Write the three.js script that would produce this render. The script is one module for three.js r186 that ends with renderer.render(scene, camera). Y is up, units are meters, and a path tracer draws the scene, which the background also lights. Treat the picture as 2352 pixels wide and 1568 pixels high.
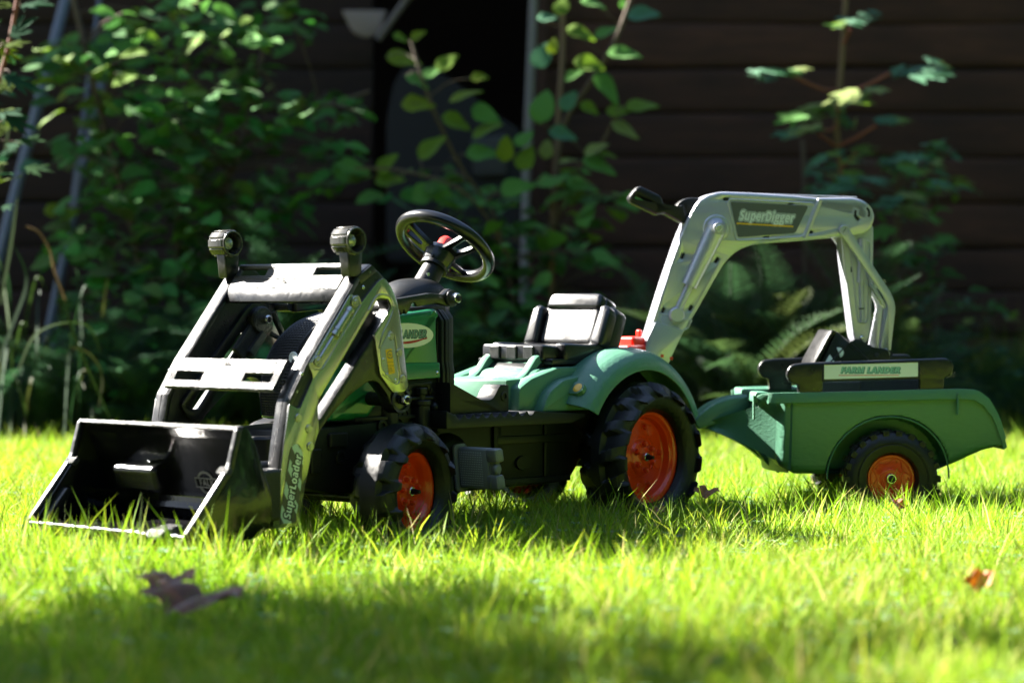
import * as THREE from 'three';
import { RoundedBoxGeometry } from 'three/addons/geometries/RoundedBoxGeometry.js';
import { TextGeometry } from 'three/addons/geometries/TextGeometry.js';
import { FontLoader } from 'three/addons/loaders/FontLoader.js';
import { mergeGeometries, toCreasedNormals } from 'three/addons/utils/BufferGeometryUtils.js';
import { ImprovedNoise } from 'three/addons/math/ImprovedNoise.js';

// ---------- camera, sky, sun, exposure ----------
const scene = new THREE.Scene();
const EYE = 0.5193, FOC = 5500, PITCH = Math.atan(94 / FOC);
const camera = new THREE.PerspectiveCamera(2 * Math.atan(784 / FOC) * 180 / Math.PI, 1024 / 682, 0.05, 400);
camera.position.set(0, EYE, 0);
camera.rotation.x = -PITCH;
camera.focus = 5.08; camera.userData.fStop = 2.5;
camera.filmGauge = 36; camera.userData.sensorWidth = 36;
const renderer = new THREE.WebGLRenderer({ antialias: true });
renderer.toneMapping = THREE.LinearToneMapping;
renderer.toneMappingExposure = 10.5;
renderer.shadowMap.enabled = true;
const SUN = new THREE.Vector3(-0.72, 0.6, -0.36).normalize();
{ // clear summer sky, computed: deep blue overhead, paler low down, an aureole round the sun
  const W = 512, H = 256, d = new Float32Array(W * H * 4), v = new THREE.Vector3();
  for (let j = 0; j < H; j++) for (let i = 0; i < W; i++) {
    const el = ((j + 0.5) / H - 0.5) * Math.PI, az = ((i + 0.5) / W - 0.5) * 2 * Math.PI;
    v.set(Math.cos(az) * Math.cos(el), Math.sin(el), Math.sin(az) * Math.cos(el));
    const h = Math.pow(1 - Math.max(0, v.y), 3), c = Math.max(-1, Math.min(1, v.dot(SUN)));
    const a = Math.acos(c), glow = 2.6 * Math.exp(-a / 0.16) + 0.5 * Math.exp(-a / 0.55);
    const o = (j * W + i) * 4, k = v.y < 0 ? 0.45 : 1;
    d[o] = k * (0.3 + 0.62 * h + glow); d[o + 1] = k * (0.5 + 0.55 * h + glow * 0.95); d[o + 2] = k * (0.92 + 0.22 * h + glow * 0.85); d[o + 3] = 1;
  }
  const t = new THREE.DataTexture(d, W, H, THREE.RGBAFormat, THREE.FloatType);
  t.mapping = THREE.EquirectangularReflectionMapping; t.magFilter = THREE.LinearFilter; t.needsUpdate = true;
  scene.background = t; scene.environment = t; scene.environmentIntensity = 0.12; scene.backgroundIntensity = 0.12;
}
const sun = new THREE.DirectionalLight(new THREE.Color(1, 0.945, 0.85), 5);
sun.position.copy(SUN).multiplyScalar(30).add(new THREE.Vector3(0, 0, -6));
sun.target.position.set(0, 0, -6); scene.add(sun, sun.target); sun.name = 'sun'; sun.target.name = 'sun_target';
sun.castShadow = true; sun.shadow.mapSize.set(4096, 4096); sun.shadow.radius = 1.2;
Object.assign(sun.shadow.camera, { left: -9, right: 9, top: 9, bottom: -9, near: 1, far: 70 });

// ---------- helpers ----------
function rng(a) { return () => { a |= 0; a = (a + 0x6d2b79f5) | 0; let t = Math.imul(a ^ (a >>> 15), 1 | a); t = (t + Math.imul(t ^ (t >>> 7), 61 | t)) ^ t; return ((t ^ (t >>> 14)) >>> 0) / 4294967296; }; }
const V = (x, y, z) => new THREE.Vector3(x, y, z);
const PI = Math.PI, taken = {};
function numbered(n) { taken[n] = (taken[n] ?? -1) + 1; return taken[n] ? n + '_' + String(taken[n]).padStart(3, '0') : n; }
function at(px, py, depth) { const d = depth; return V((px - 1176) / FOC * d, EYE - (py - 690) / FOC * d, -d); } // photograph position (2352 wide) at a real distance
function tag(o, label, category, group, kind) { if (label) o.userData.label = label; if (category) o.userData.category = category; if (group) o.userData.group = group; if (kind) o.userData.kind = kind; return o; }
function thing(name, label, category, group) { const g = new THREE.Group(); g.name = numbered(name); scene.add(g); return tag(g, label, category, group); }
function sub(parent, name, label) { const g = new THREE.Group(); g.name = name; parent.add(g); if (label) g.userData.label = label; return g; }
function part(parent, name, geo, mat, label) { const m = new THREE.Mesh(geo, mat); m.name = name; m.castShadow = m.receiveShadow = true; parent.add(m); if (label) m.userData.label = label; return m; }
function struct(name, geo, mat) { const m = new THREE.Mesh(geo, mat); m.name = name; m.castShadow = m.receiveShadow = true; m.userData.kind = 'structure'; scene.add(m); return m; }
function tf(g, p = [0, 0, 0], r = [0, 0, 0], s) { if (s) g.scale(...(Array.isArray(s) ? s : [s, s, s])); if (r[2]) g.rotateZ(r[2]); if (r[1]) g.rotateY(r[1]); if (r[0]) g.rotateX(r[0]); g.translate(...p); return g; }
function merge(list) {
  return mergeGeometries(list.map((g) => { const q = g.index ? g.toNonIndexed() : g; for (const k of Object.keys(q.attributes)) if (!['position', 'normal', 'uv', 'color'].includes(k)) q.deleteAttribute(k); q.clearGroups(); return q; }));
}
function round(pts, r) { // rounded polygon; a point may carry its own radius as third entry
  const s = new (arguments[2] ?? THREE.Shape)(), n = pts.length;
  for (let i = 0; i < n; i++) {
    const p = pts[i], a = pts[(i + n - 1) % n], b = pts[(i + 1) % n];
    const ua = new THREE.Vector2(a[0] - p[0], a[1] - p[1]), ub = new THREE.Vector2(b[0] - p[0], b[1] - p[1]);
    const q = Math.min(p[2] ?? r, ua.length() * 0.48, ub.length() * 0.48); ua.setLength(q); ub.setLength(q);
    if (i) s.lineTo(p[0] + ua.x, p[1] + ua.y); else s.moveTo(p[0] + ua.x, p[1] + ua.y);
    if (q > 1e-5) s.quadraticCurveTo(p[0], p[1], p[0] + ub.x, p[1] + ub.y);
  }
  s.closePath(); return s;
}
function ext(pts, z0, z1, o = {}) { // side profile in x,y pulled from z0 to z1 with bevelled edges
  if (!(pts instanceof THREE.Shape) && pts.reduce((a, p, i) => { const q = pts[(i + 1) % pts.length]; return a + p[0] * q[1] - q[0] * p[1]; }, 0) < 0) pts = [...pts].reverse();
  const shape = pts instanceof THREE.Shape ? pts : round(pts, o.r ?? 0.004);
  for (const h of o.holes ?? []) shape.holes.push(h instanceof THREE.Path ? h : round(h, o.hr ?? 0.004, THREE.Path));
  const b = o.b ?? 0.0022;
  const g = new THREE.ExtrudeGeometry(shape, { depth: Math.max(1e-4, z1 - z0 - 2 * b), bevelEnabled: b > 0, bevelSize: b, bevelThickness: b, bevelOffset: -b, bevelSegments: o.bs ?? 2, curveSegments: o.cs ?? 5 });
  g.translate(0, 0, z0 + b); return toCreasedNormals(g, o.crease ?? 0.6);
}
function disc(x, y, r) { const p = new THREE.Path(); p.absarc(x, y, r, 0, PI * 2, true); return p; }
function lat(pts, seg = 40) { const g = new THREE.LatheGeometry(pts.map((p) => new THREE.Vector2(p[0], p[1])), seg); g.rotateX(PI / 2); return toCreasedNormals(g, 0.6); } // turned about z
function cyl(r, h, seg = 24, c = 0.0015) { return lat([[0, -h / 2], [r - c, -h / 2], [r, -h / 2 + c], [r, h / 2 - c], [r - c, h / 2], [0, h / 2]], seg); }
function ring(r0, r1, h, seg = 32) { return lat([[r0, -h / 2], [r1 - 0.001, -h / 2], [r1, -h / 2 + 0.001], [r1, h / 2 - 0.001], [r1 - 0.001, h / 2], [r0, h / 2], [r0, -h / 2]], seg); }
function rbx(w, h, d, r = 0.004, seg = 2) { return new RoundedBoxGeometry(w, h, d, seg, Math.min(r, w / 2.01, h / 2.01, d / 2.01)); }
function tube(pts, r, seg = 24, rad = 8) { return new THREE.TubeGeometry(new THREE.CatmullRomCurve3(pts), seg, r, rad, false); }
function bar(a, b, r0, r1 = r0, rad = 10) { const d = b.clone().sub(a), g = new THREE.CylinderGeometry(r1, r0, d.length(), rad); g.applyQuaternion(new THREE.Quaternion().setFromUnitVectors(V(0, 1, 0), d.clone().normalize())); const m = a.clone().add(b).multiplyScalar(0.5); g.translate(m.x, m.y, m.z); return g; }
function grid(nu, nv, f) { // f(u,v) -> [x,y,z]
  const pos = [], uv = [], idx = [];
  for (let j = 0; j <= nv; j++) for (let i = 0; i <= nu; i++) { pos.push(...f(i / nu, j / nv)); uv.push(i / nu, j / nv); }
  for (let j = 0; j < nv; j++) for (let i = 0; i < nu; i++) { const a = j * (nu + 1) + i, b = a + 1, c = a + nu + 1; idx.push(a, b, c, b, c + 1, c); }
  const g = new THREE.BufferGeometry(); g.setAttribute('position', new THREE.Float32BufferAttribute(pos, 3)); g.setAttribute('uv', new THREE.Float32BufferAttribute(uv, 2)); g.setIndex(idx); g.computeVertexNormals(); return g;
}
const hex = (r, h) => { const g = new THREE.CylinderGeometry(r * 0.92, r, h, 6); g.rotateX(PI / 2); return toCreasedNormals(g, 0.3); };
const lerp = THREE.MathUtils.lerp, sst = THREE.MathUtils.smoothstep;
// ---------- textures ----------
const perlin = new ImprovedNoise();
function noiseTex(n, f, srgb) { // f(u,v) -> [r,g,b] 0..1
  const d = new Uint8Array(n * n * 4);
  for (let j = 0; j < n; j++) for (let i = 0; i < n; i++) { const c = f(i / n, j / n), o = (j * n + i) * 4; for (let k = 0; k < 3; k++) d[o + k] = Math.max(0, Math.min(255, c[k] * 255)); d[o + 3] = 255; }
  const t = new THREE.DataTexture(d, n, n); t.wrapS = t.wrapT = THREE.RepeatWrapping; t.magFilter = THREE.LinearFilter; t.minFilter = THREE.LinearMipmapLinearFilter; t.generateMipmaps = true; if (srgb) t.colorSpace = THREE.SRGBColorSpace; t.needsUpdate = true; return t;
}
const rp = (t, x, y) => { const c = t.clone(); c.repeat.set(x, y); c.needsUpdate = true; return c; };
const wrapN = (u, v, f, s) => { // noise that tiles
  const a = u * 2 * PI, b = v * 2 * PI, R = f / (2 * PI); return perlin.noise(Math.cos(a) * R + s, Math.sin(a) * R + Math.cos(b) * R * 1.01, Math.sin(b) * R + s * 3.7); };
const rS = rng(5), scr = [];
for (let i = 0; i < 150; i++) scr.push([rS(), rS(), rS() * 6.28, 0.03 + rS() * 0.14, rS()]);
const scuffCanvas = document.createElement('canvas'); scuffCanvas.width = scuffCanvas.height = 512;
{ const c = scuffCanvas.getContext('2d'); c.fillStyle = '#5a5a5a'; c.fillRect(0, 0, 512, 512);
  for (let i = 0; i < 260; i++) { c.globalAlpha = 0.05 + rS() * 0.08; c.fillStyle = rS() < 0.5 ? '#909090' : '#222'; c.beginPath(); c.ellipse(rS() * 512, rS() * 512, 10 + rS() * 50, 4 + rS() * 20, rS() * 6.3, 0, 6.3); c.fill(); }
  for (const [x, y, a, l, k] of scr) { c.globalAlpha = 0.25 + 0.5 * k; c.strokeStyle = '#a8a8a8'; c.lineWidth = 0.5 + k; c.beginPath(); c.moveTo(x * 512, y * 512); c.quadraticCurveTo(x * 512 + Math.cos(a) * l * 300, y * 512 + Math.sin(a) * l * 200, x * 512 + Math.cos(a + 0.3) * l * 512, y * 512 + Math.sin(a + 0.3) * l * 512); c.stroke(); } }
const scuff = new THREE.CanvasTexture(scuffCanvas); scuff.wrapS = scuff.wrapT = THREE.RepeatWrapping;
const wavy = noiseTex(256, (u, v) => { const k = 0.5 + 0.3 * wrapN(u, v, 6, 1) + 0.16 * wrapN(u, v, 15, 4) + 0.05 * wrapN(u, v, 60, 8); return [k, k, k]; });
const grainy = noiseTex(256, (u, v) => { const k = 0.5 + 0.5 * wrapN(u, v, 70, 2) + 0.3 * wrapN(u, v, 120, 3); return [k, k, k]; });
// ---------- materials of the toys ----------
const phy = (o) => new THREE.MeshPhysicalMaterial(o), std = (o) => new THREE.MeshStandardMaterial(o), rgb = (r, g, b) => new THREE.Color().setRGB(r, g, b);
const M = {
  gloss: std({ color: rgb(0.006, 0.006, 0.007), roughness: 0.9, roughnessMap: rp(scuff, 4, 4), bumpMap: rp(wavy, 6, 6), bumpScale: 0.0016 }),
  tub: std({ color: rgb(0.004, 0.004, 0.0045), roughness: 0.13, bumpMap: rp(wavy, 7, 7), bumpScale: 0.0005 }),
  satin: phy({ color: rgb(0.006, 0.0063, 0.007), roughness: 0.4, specularIntensity: 0.6, bumpMap: rp(grainy, 20, 20), bumpScale: 0.00012 }),
  seat: std({ color: rgb(0.006, 0.006, 0.007), roughness: 0.28, bumpMap: rp(wavy, 6, 6), bumpScale: 0.0006 }),
  pad: std({ color: rgb(0.02, 0.02, 0.022), roughness: 0.43, bumpMap: rp(grainy, 14, 14), bumpScale: 0.0012 }),
  tyre: phy({ color: rgb(0.006, 0.0062, 0.007), roughness: 0.4, specularIntensity: 0.75, bumpMap: rp(grainy, 40, 8), bumpScale: 0.0002 }),
  green: std({ color: rgb(0.055, 0.155, 0.098), roughness: 0.42, bumpMap: rp(wavy, 5, 5), bumpScale: 0.0006 }),
  hood: std({ color: rgb(0.018, 0.15, 0.07), roughness: 0.22, bumpMap: rp(wavy, 5, 5), bumpScale: 0.0005 }),
  rim: std({ color: rgb(0.72, 0.05, 0.008), roughness: 0.24, bumpMap: rp(wavy, 3, 3), bumpScale: 0.0004 }),
  red: std({ color: rgb(0.7, 0.025, 0.012), roughness: 0.3 }),
  steel: std({ color: rgb(0.62, 0.62, 0.62), metalness: 1, roughness: 0.25 }),
  silver: std({ color: rgb(0.36, 0.345, 0.31), metalness: 0.9, roughness: 0.22, bumpMap: rp(wavy, 3, 3), bumpScale: 0.00016 }),
  digger: std({ color: rgb(0.43, 0.435, 0.5), metalness: 0.5, roughness: 0.3, bumpMap: rp(wavy, 6, 6), bumpScale: 0.0003 }),
  mesh: std({ color: rgb(0.02, 0.02, 0.022), roughness: 0.5 }),
  stud: std({ color: rgb(0.4, 0.41, 0.4), roughness: 0.4 }),
  pedal: std({ color: rgb(0.13, 0.135, 0.14), roughness: 0.42, bumpMap: rp(grainy, 20, 20), bumpScale: 0.0002 }),
  chrome: std({ color: rgb(0.11, 0.105, 0.095), metalness: 0.7, roughness: 0.12, bumpMap: rp(wavy, 4, 4), bumpScale: 0.0002 }),
  wheel: std({ color: rgb(0.006, 0.006, 0.007), roughness: 0.24 }),
  bay: std({ color: rgb(0.004, 0.004, 0.004), roughness: 0.6 }),
  plate: std({ color: rgb(0.3, 0.31, 0.31), metalness: 0.4, roughness: 0.5 }),
  emblem: std({ color: rgb(0.06, 0.06, 0.06), roughness: 0.45 }),
  white: std({ color: rgb(0.75, 0.78, 0.74), roughness: 0.35 }),
  amber: std({ color: rgb(0.75, 0.4, 0.03), roughness: 0.3 }),
  hole: std({ color: rgb(0.01, 0.01, 0.01), roughness: 0.8 }),
};
function print(w, h, draw, o = {}) { const c = document.createElement('canvas'); c.width = w; c.height = h; draw(c.getContext('2d'), w, h); const t = new THREE.CanvasTexture(c); t.colorSpace = THREE.SRGBColorSpace; t.anisotropy = 8; return std({ map: t, roughness: 0.4, ...o }); }
function slant(c, text, x, y, size, width, fill, stroke, lw, skew = -0.18) { c.save(); c.translate(x, y); c.transform(1, 0, skew, 1, 0, 0); c.font = 'bold ' + size + 'px sans-serif'; c.textBaseline = 'alphabetic'; const k = width / c.measureText(text).width; c.scale(k, 1); c.lineJoin = 'round'; if (stroke) for (const [col, l] of stroke) { c.strokeStyle = col; c.lineWidth = l; c.strokeText(text, 0, 0); } c.fillStyle = fill; c.fillText(text, 0, 0); c.restore(); }
function emblem(c, x, y, r, fg, bg, s = 1) { c.strokeStyle = fg; c.lineWidth = r * 0.28; c.beginPath(); c.arc(x, y, r, 0, 7); c.stroke(); c.fillStyle = bg; c.fillRect(x - r * 1.3, y - r * 0.42, r * 2.6, r * 0.84); c.fillStyle = fg; c.font = 'bold ' + r * 0.95 + 'px sans-serif'; c.textAlign = 'center'; c.fillText('FALK', x, y + r * 0.34); c.textAlign = 'left'; }
// a printed sticker: thin sheet with the outline `pts` (x,y), its texture spread over the box of the outline
function sticker(parent, name, pts, z, mat, r = 0.003, label) {
  const g = new THREE.ShapeGeometry(round(pts, r), 6), p = g.attributes.position, uv = g.attributes.uv; g.computeBoundingBox(); const b = g.boundingBox;
  for (let i = 0; i < p.count; i++) uv.setXY(i, (p.getX(i) - b.min.x) / (b.max.x - b.min.x), (p.getY(i) - b.min.y) / (b.max.y - b.min.y));
  g.translate(0, 0, z); return part(parent, name, g, mat, label);
}
// ---------- printed stickers ----------
const D = {
  oval: print(768, 212, (c, w, h) => { c.fillStyle = '#d9d5c4'; c.fillRect(0, 0, w, h); slant(c, 'FARM LANDER', 92, 128, 92, 590, '#6f8f84', [['#22332f', 14]], 0, -0.12); slant(c, 'FARM LANDER', 88, 124, 92, 590, '#5f8378', [['#16211f', 5]], 0, -0.12); c.strokeStyle = '#a5161a'; c.lineWidth = 11; c.beginPath(); c.moveTo(60, 172); c.quadraticCurveTo(430, 176, 690, 132); c.stroke(); c.fillStyle = '#a5161a'; c.beginPath(); c.moveTo(60, 166); c.lineTo(420, 160); c.quadraticCurveTo(580, 154, 706, 124); c.quadraticCurveTo(560, 176, 420, 178); c.lineTo(60, 180); c.fill(); }),
  board: print(1024, 160, (c, w, h) => { c.fillStyle = '#d4d7da'; c.fillRect(0, 0, w, h); slant(c, 'FARM LANDER', 176, 104, 76, 650, '#6b9c98', [['#42696a', 12]], 0, -0.25); slant(c, 'FARM LANDER', 172, 100, 76, 650, '#7fb0ab', [['#557f7f', 3]], 0, -0.25); c.fillStyle = '#c9575a'; c.fillRect(158, 120, 660, 7); }),
  digger: print(768, 300, (c, w, h) => { c.fillStyle = '#4a4d4f'; c.fillRect(0, 0, w, h); c.save(); c.translate(60, 150); c.rotate(0.045); slant(c, 'SuperDigger', 20, 0, 112, 545, '#cdd4d2', [['#aab2b1', 30], ['#33383a', 18], ['#dfe6e3', 11], ['#3c4143', 5]], 0, -0.2); c.fillStyle = '#d9a514'; c.fillRect(0, 26, 566, 13); c.restore(); }),
  loader: print(400, 1040, (c, w, h) => { // outline leans: 58 mm wide, 152 mm tall
    c.fillStyle = '#48423c'; c.fillRect(0, 0, w, h); c.save(); c.translate(110, 1010); c.rotate(0.236);
    c.fillStyle = '#b4c2b0'; for (let i = -1; i < 5; i++) { const y = -i * 300 - 60; c.beginPath(); c.moveTo(-125, y); c.lineTo(-125, y - 150); c.lineTo(10, y - 10); c.lineTo(10, y + 140); c.fill(); c.beginPath(); c.moveTo(150, y - 60); c.lineTo(150, y - 180); c.lineTo(10, y - 330); c.lineTo(10, y - 210); c.fill(); }
    c.rotate(-PI / 2); slant(c, 'SuperLoader', 30, 62, 158, 860, '#dfe5d8', [['#2a2623', 52]], 0, -0.1); c.restore(); }),
  label: print(128, 288, (c, w, h) => { c.fillStyle = '#d9a400'; c.fillRect(0, 0, w, h); emblem(c, 64, 66, 40, '#4f5653', '#d9a400'); c.fillStyle = '#4f4a30'; c.fillRect(8, 146, 112, 4); c.beginPath(); c.moveTo(20, 196); c.lineTo(40, 196); c.lineTo(30, 176); c.fill(); c.font = 'bold 15px sans-serif'; c.fillText('CAUTION!', 46, 194); c.font = 'bold 11px sans-serif'; for (let i = 0; i < 4; i++) c.fillRect(22, 212 + i * 13, 60 + (i * 37) % 30, 4); }),
};
// ================= wheels =================
// tyre about the z axis; pockets between the lugs are cut `depth` deep from |s| = s0 to s1 of the cross-section
function tyreGeo(R, W, rimR, n, o) {
  const h = W / 2, half = [[0, R], [h * 0.12, R], [h * 0.35, R - 0.001], [h * 0.68, R - 0.006], [h * 0.9, R - 0.018], [h * 1.0, R - 0.036], [h * 1.0, lerp(rimR, R, 0.42)], [h * 0.86, rimR + 0.008], [h * 0.72, rimR + 0.001], [h * 0.5, rimR - 0.004]];
  const cv = new THREE.CatmullRomCurve3(half.map((p) => V(p[0], p[1], 0)), false, 'centripetal'), NS = 30, NA = n * 14;
  const prof = cv.getSpacedPoints(NS), full = []; // -s .. +s
  for (let i = NS; i > 0; i--) full.push([-prof[i].x, prof[i].y, -i / NS]); for (let i = 0; i <= NS; i++) full.push([prof[i].x, prof[i].y, i / NS]);
  const NV = full.length - 1, tan = full.map((p, i) => { const a = full[Math.max(0, i - 1)], b = full[Math.min(NV, i + 1)], l = Math.hypot(b[0] - a[0], b[1] - a[1]); return [(b[1] - a[1]) / l, -(b[0] - a[0]) / l]; });
  const g = grid(NA, NV, (u, v) => {
    const j = Math.round(v * NV), [z, r, s] = full[j], k = Math.abs(s), side = Math.sign(s);
    let ph = u * n + (side > 0 ? 0.5 : 0) + o.slant * k; ph -= Math.floor(ph);
    const win = sst(ph, o.a, o.a + 0.09) * (1 - sst(ph, o.b - 0.09, o.b));
    const cut = win * sst(k, o.s0 - 0.035, o.s0) * (1 - sst(k, o.s1 - 0.03, o.s1));
    const rib = k < 0.11 ? -0.0016 * sst(Math.cos(k * 190), 0.2, 0.8) : 0;
    const d = -o.depth * cut + rib + (k > 0.66 && k < 0.7 ? -0.0012 : 0), nx = -tan[j][0], nr = -tan[j][1];
    const zz = z + nx * d * -1 * 1, rr = r + (nr > 0 ? nr : nr) * d, a = u * 2 * PI;
    return [Math.cos(a) * rr, Math.sin(a) * rr, zz];
  });
  return toCreasedNormals(g, 0.55);
}
const hubNut = merge([tf(hex(0.0085, 0.008), [0, 0, 0]), tf(ring(0.007, 0.0095, 0.002, 20), [0, 0, 0.005])]);
const hubCap = merge([lat([[0, -0.003], [0.006, -0.003], [0.006, 0.008], [0.0042, 0.0125], [0.0042, 0.017], [0, 0.018]], 18)]);
function makeWheel(parent, o) {
  const w = sub(parent, o.name);
  part(w, 'tyre', o.tyre, M.tyre);
  part(w, 'rim', o.rim, M.rim);
  for (const [x, y, z] of o.bolts) { const m = part(w, 'wheel_bolt', o.bolt, M.rim); m.position.set(x, y, z); }
  const nt = part(w, 'axle_nut', hubNut, M.steel); nt.position.z = o.nutZ; const cp = part(w, 'axle_cap', hubCap, M.satin); cp.position.z = o.nutZ + 0.006;
  return w;
}
const bolt = merge([tf(ring(0.0005, 0.0088, 0.003, 18), [0, 0, -0.003]), hex(0.0068, 0.014), tf(ring(0.0005, 0.0042, 0.004, 12), [0, 0, 0.008])]);
const rearTyre = tyreGeo(0.171, 0.108, 0.106, 15, { depth: 0.016, s0: 0.13, s1: 0.6, a: 0.2, b: 0.86, slant: 0.75 });
const frontTyre = tyreGeo(0.138, 0.096, 0.083, 12, { depth: 0.014, s0: 0.2, s1: 0.6, a: 0.32, b: 0.76, slant: 0.25 });
const rosette = (r, n, z, s) => [...Array(n)].map((_, i) => { const a = (i + 0.5) / n * 2 * PI + 0.35; return tf(lat([[0, 0], [s, 0], [s * 0.86, 0.0022], [0, 0.0028]], 18), [Math.cos(a) * r, Math.sin(a) * r, z]); });
const rearRim = merge([lat([[0.004, 0.006], [0.024, 0.006], [0.0255, 0.005], [0.034, 0.005], [0.0365, 0.0035], [0.04, -0.002], [0.043, -0.003], [0.046, 0.0], [0.05, -0.003], [0.056, -0.006], [0.084, -0.007], [0.087, -0.005], [0.09, 0.01], [0.093, 0.012], [0.096, 0.018], [0.1, 0.02], [0.106, 0.021], [0.1095, 0.0185], [0.1095, 0.006]], 72), ...rosette(0.07, 5, -0.0068, 0.013)]);
const frontRim = merge([lat([[0.004, 0.008], [0.02, 0.008], [0.022, 0.007], [0.03, 0.007], [0.033, 0.004], [0.036, -0.002], [0.042, -0.006], [0.062, -0.008], [0.065, -0.006], [0.068, 0.007], [0.07, 0.009], [0.0735, 0.016], [0.077, 0.018], [0.082, 0.019], [0.0865, 0.0165], [0.0865, 0.004]], 64), ...rosette(0.054, 5, -0.0078, 0.008)]);
const spots = (r, n, z, a0) => [...Array(n)].map((_, i) => [Math.cos(a0 + i / n * 2 * PI) * r, Math.sin(a0 + i / n * 2 * PI) * r, z]);
const rearOpts = { name: 'rear_wheel', tyre: rearTyre, rim: rearRim, bolt, bolts: [...spots(0.03, 6, 0.009, 0.6), ...spots(0.069, 5, -0.003, 1.35)], nutZ: 0.012 };
const frontOpts = { name: 'front_wheel', tyre: frontTyre, rim: frontRim, bolt, bolts: [...spots(0.0255, 6, 0.011, 0.5), ...spots(0.052, 5, -0.004, 0.95)], nutZ: 0.014 };

// ================= toy tractor =================
// local x runs to the rear, y up, z towards the tractor's left side; the origin is on the ground under the front axle
const tractor = thing('toy_tractor', 'green pedal tractor with black front loader, bucket, orange wheels and black seat', 'toy tractor');
tractor.position.set(-0.3592, 0, -4.9476); tractor.rotation.y = 49 * PI / 180;
for (const s of [1, -1]) {
  const r = makeWheel(tractor, rearOpts); r.position.set(0.775, 0.166, s * 0.19); if (s < 0) r.rotation.y = PI;
  const f = makeWheel(tractor, frontOpts); f.position.set(0, 0.135, s * 0.188); f.rotation.y = 11 * PI / 180 + (s < 0 ? PI : 0); f.rotation.z = 0.4;
}
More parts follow.
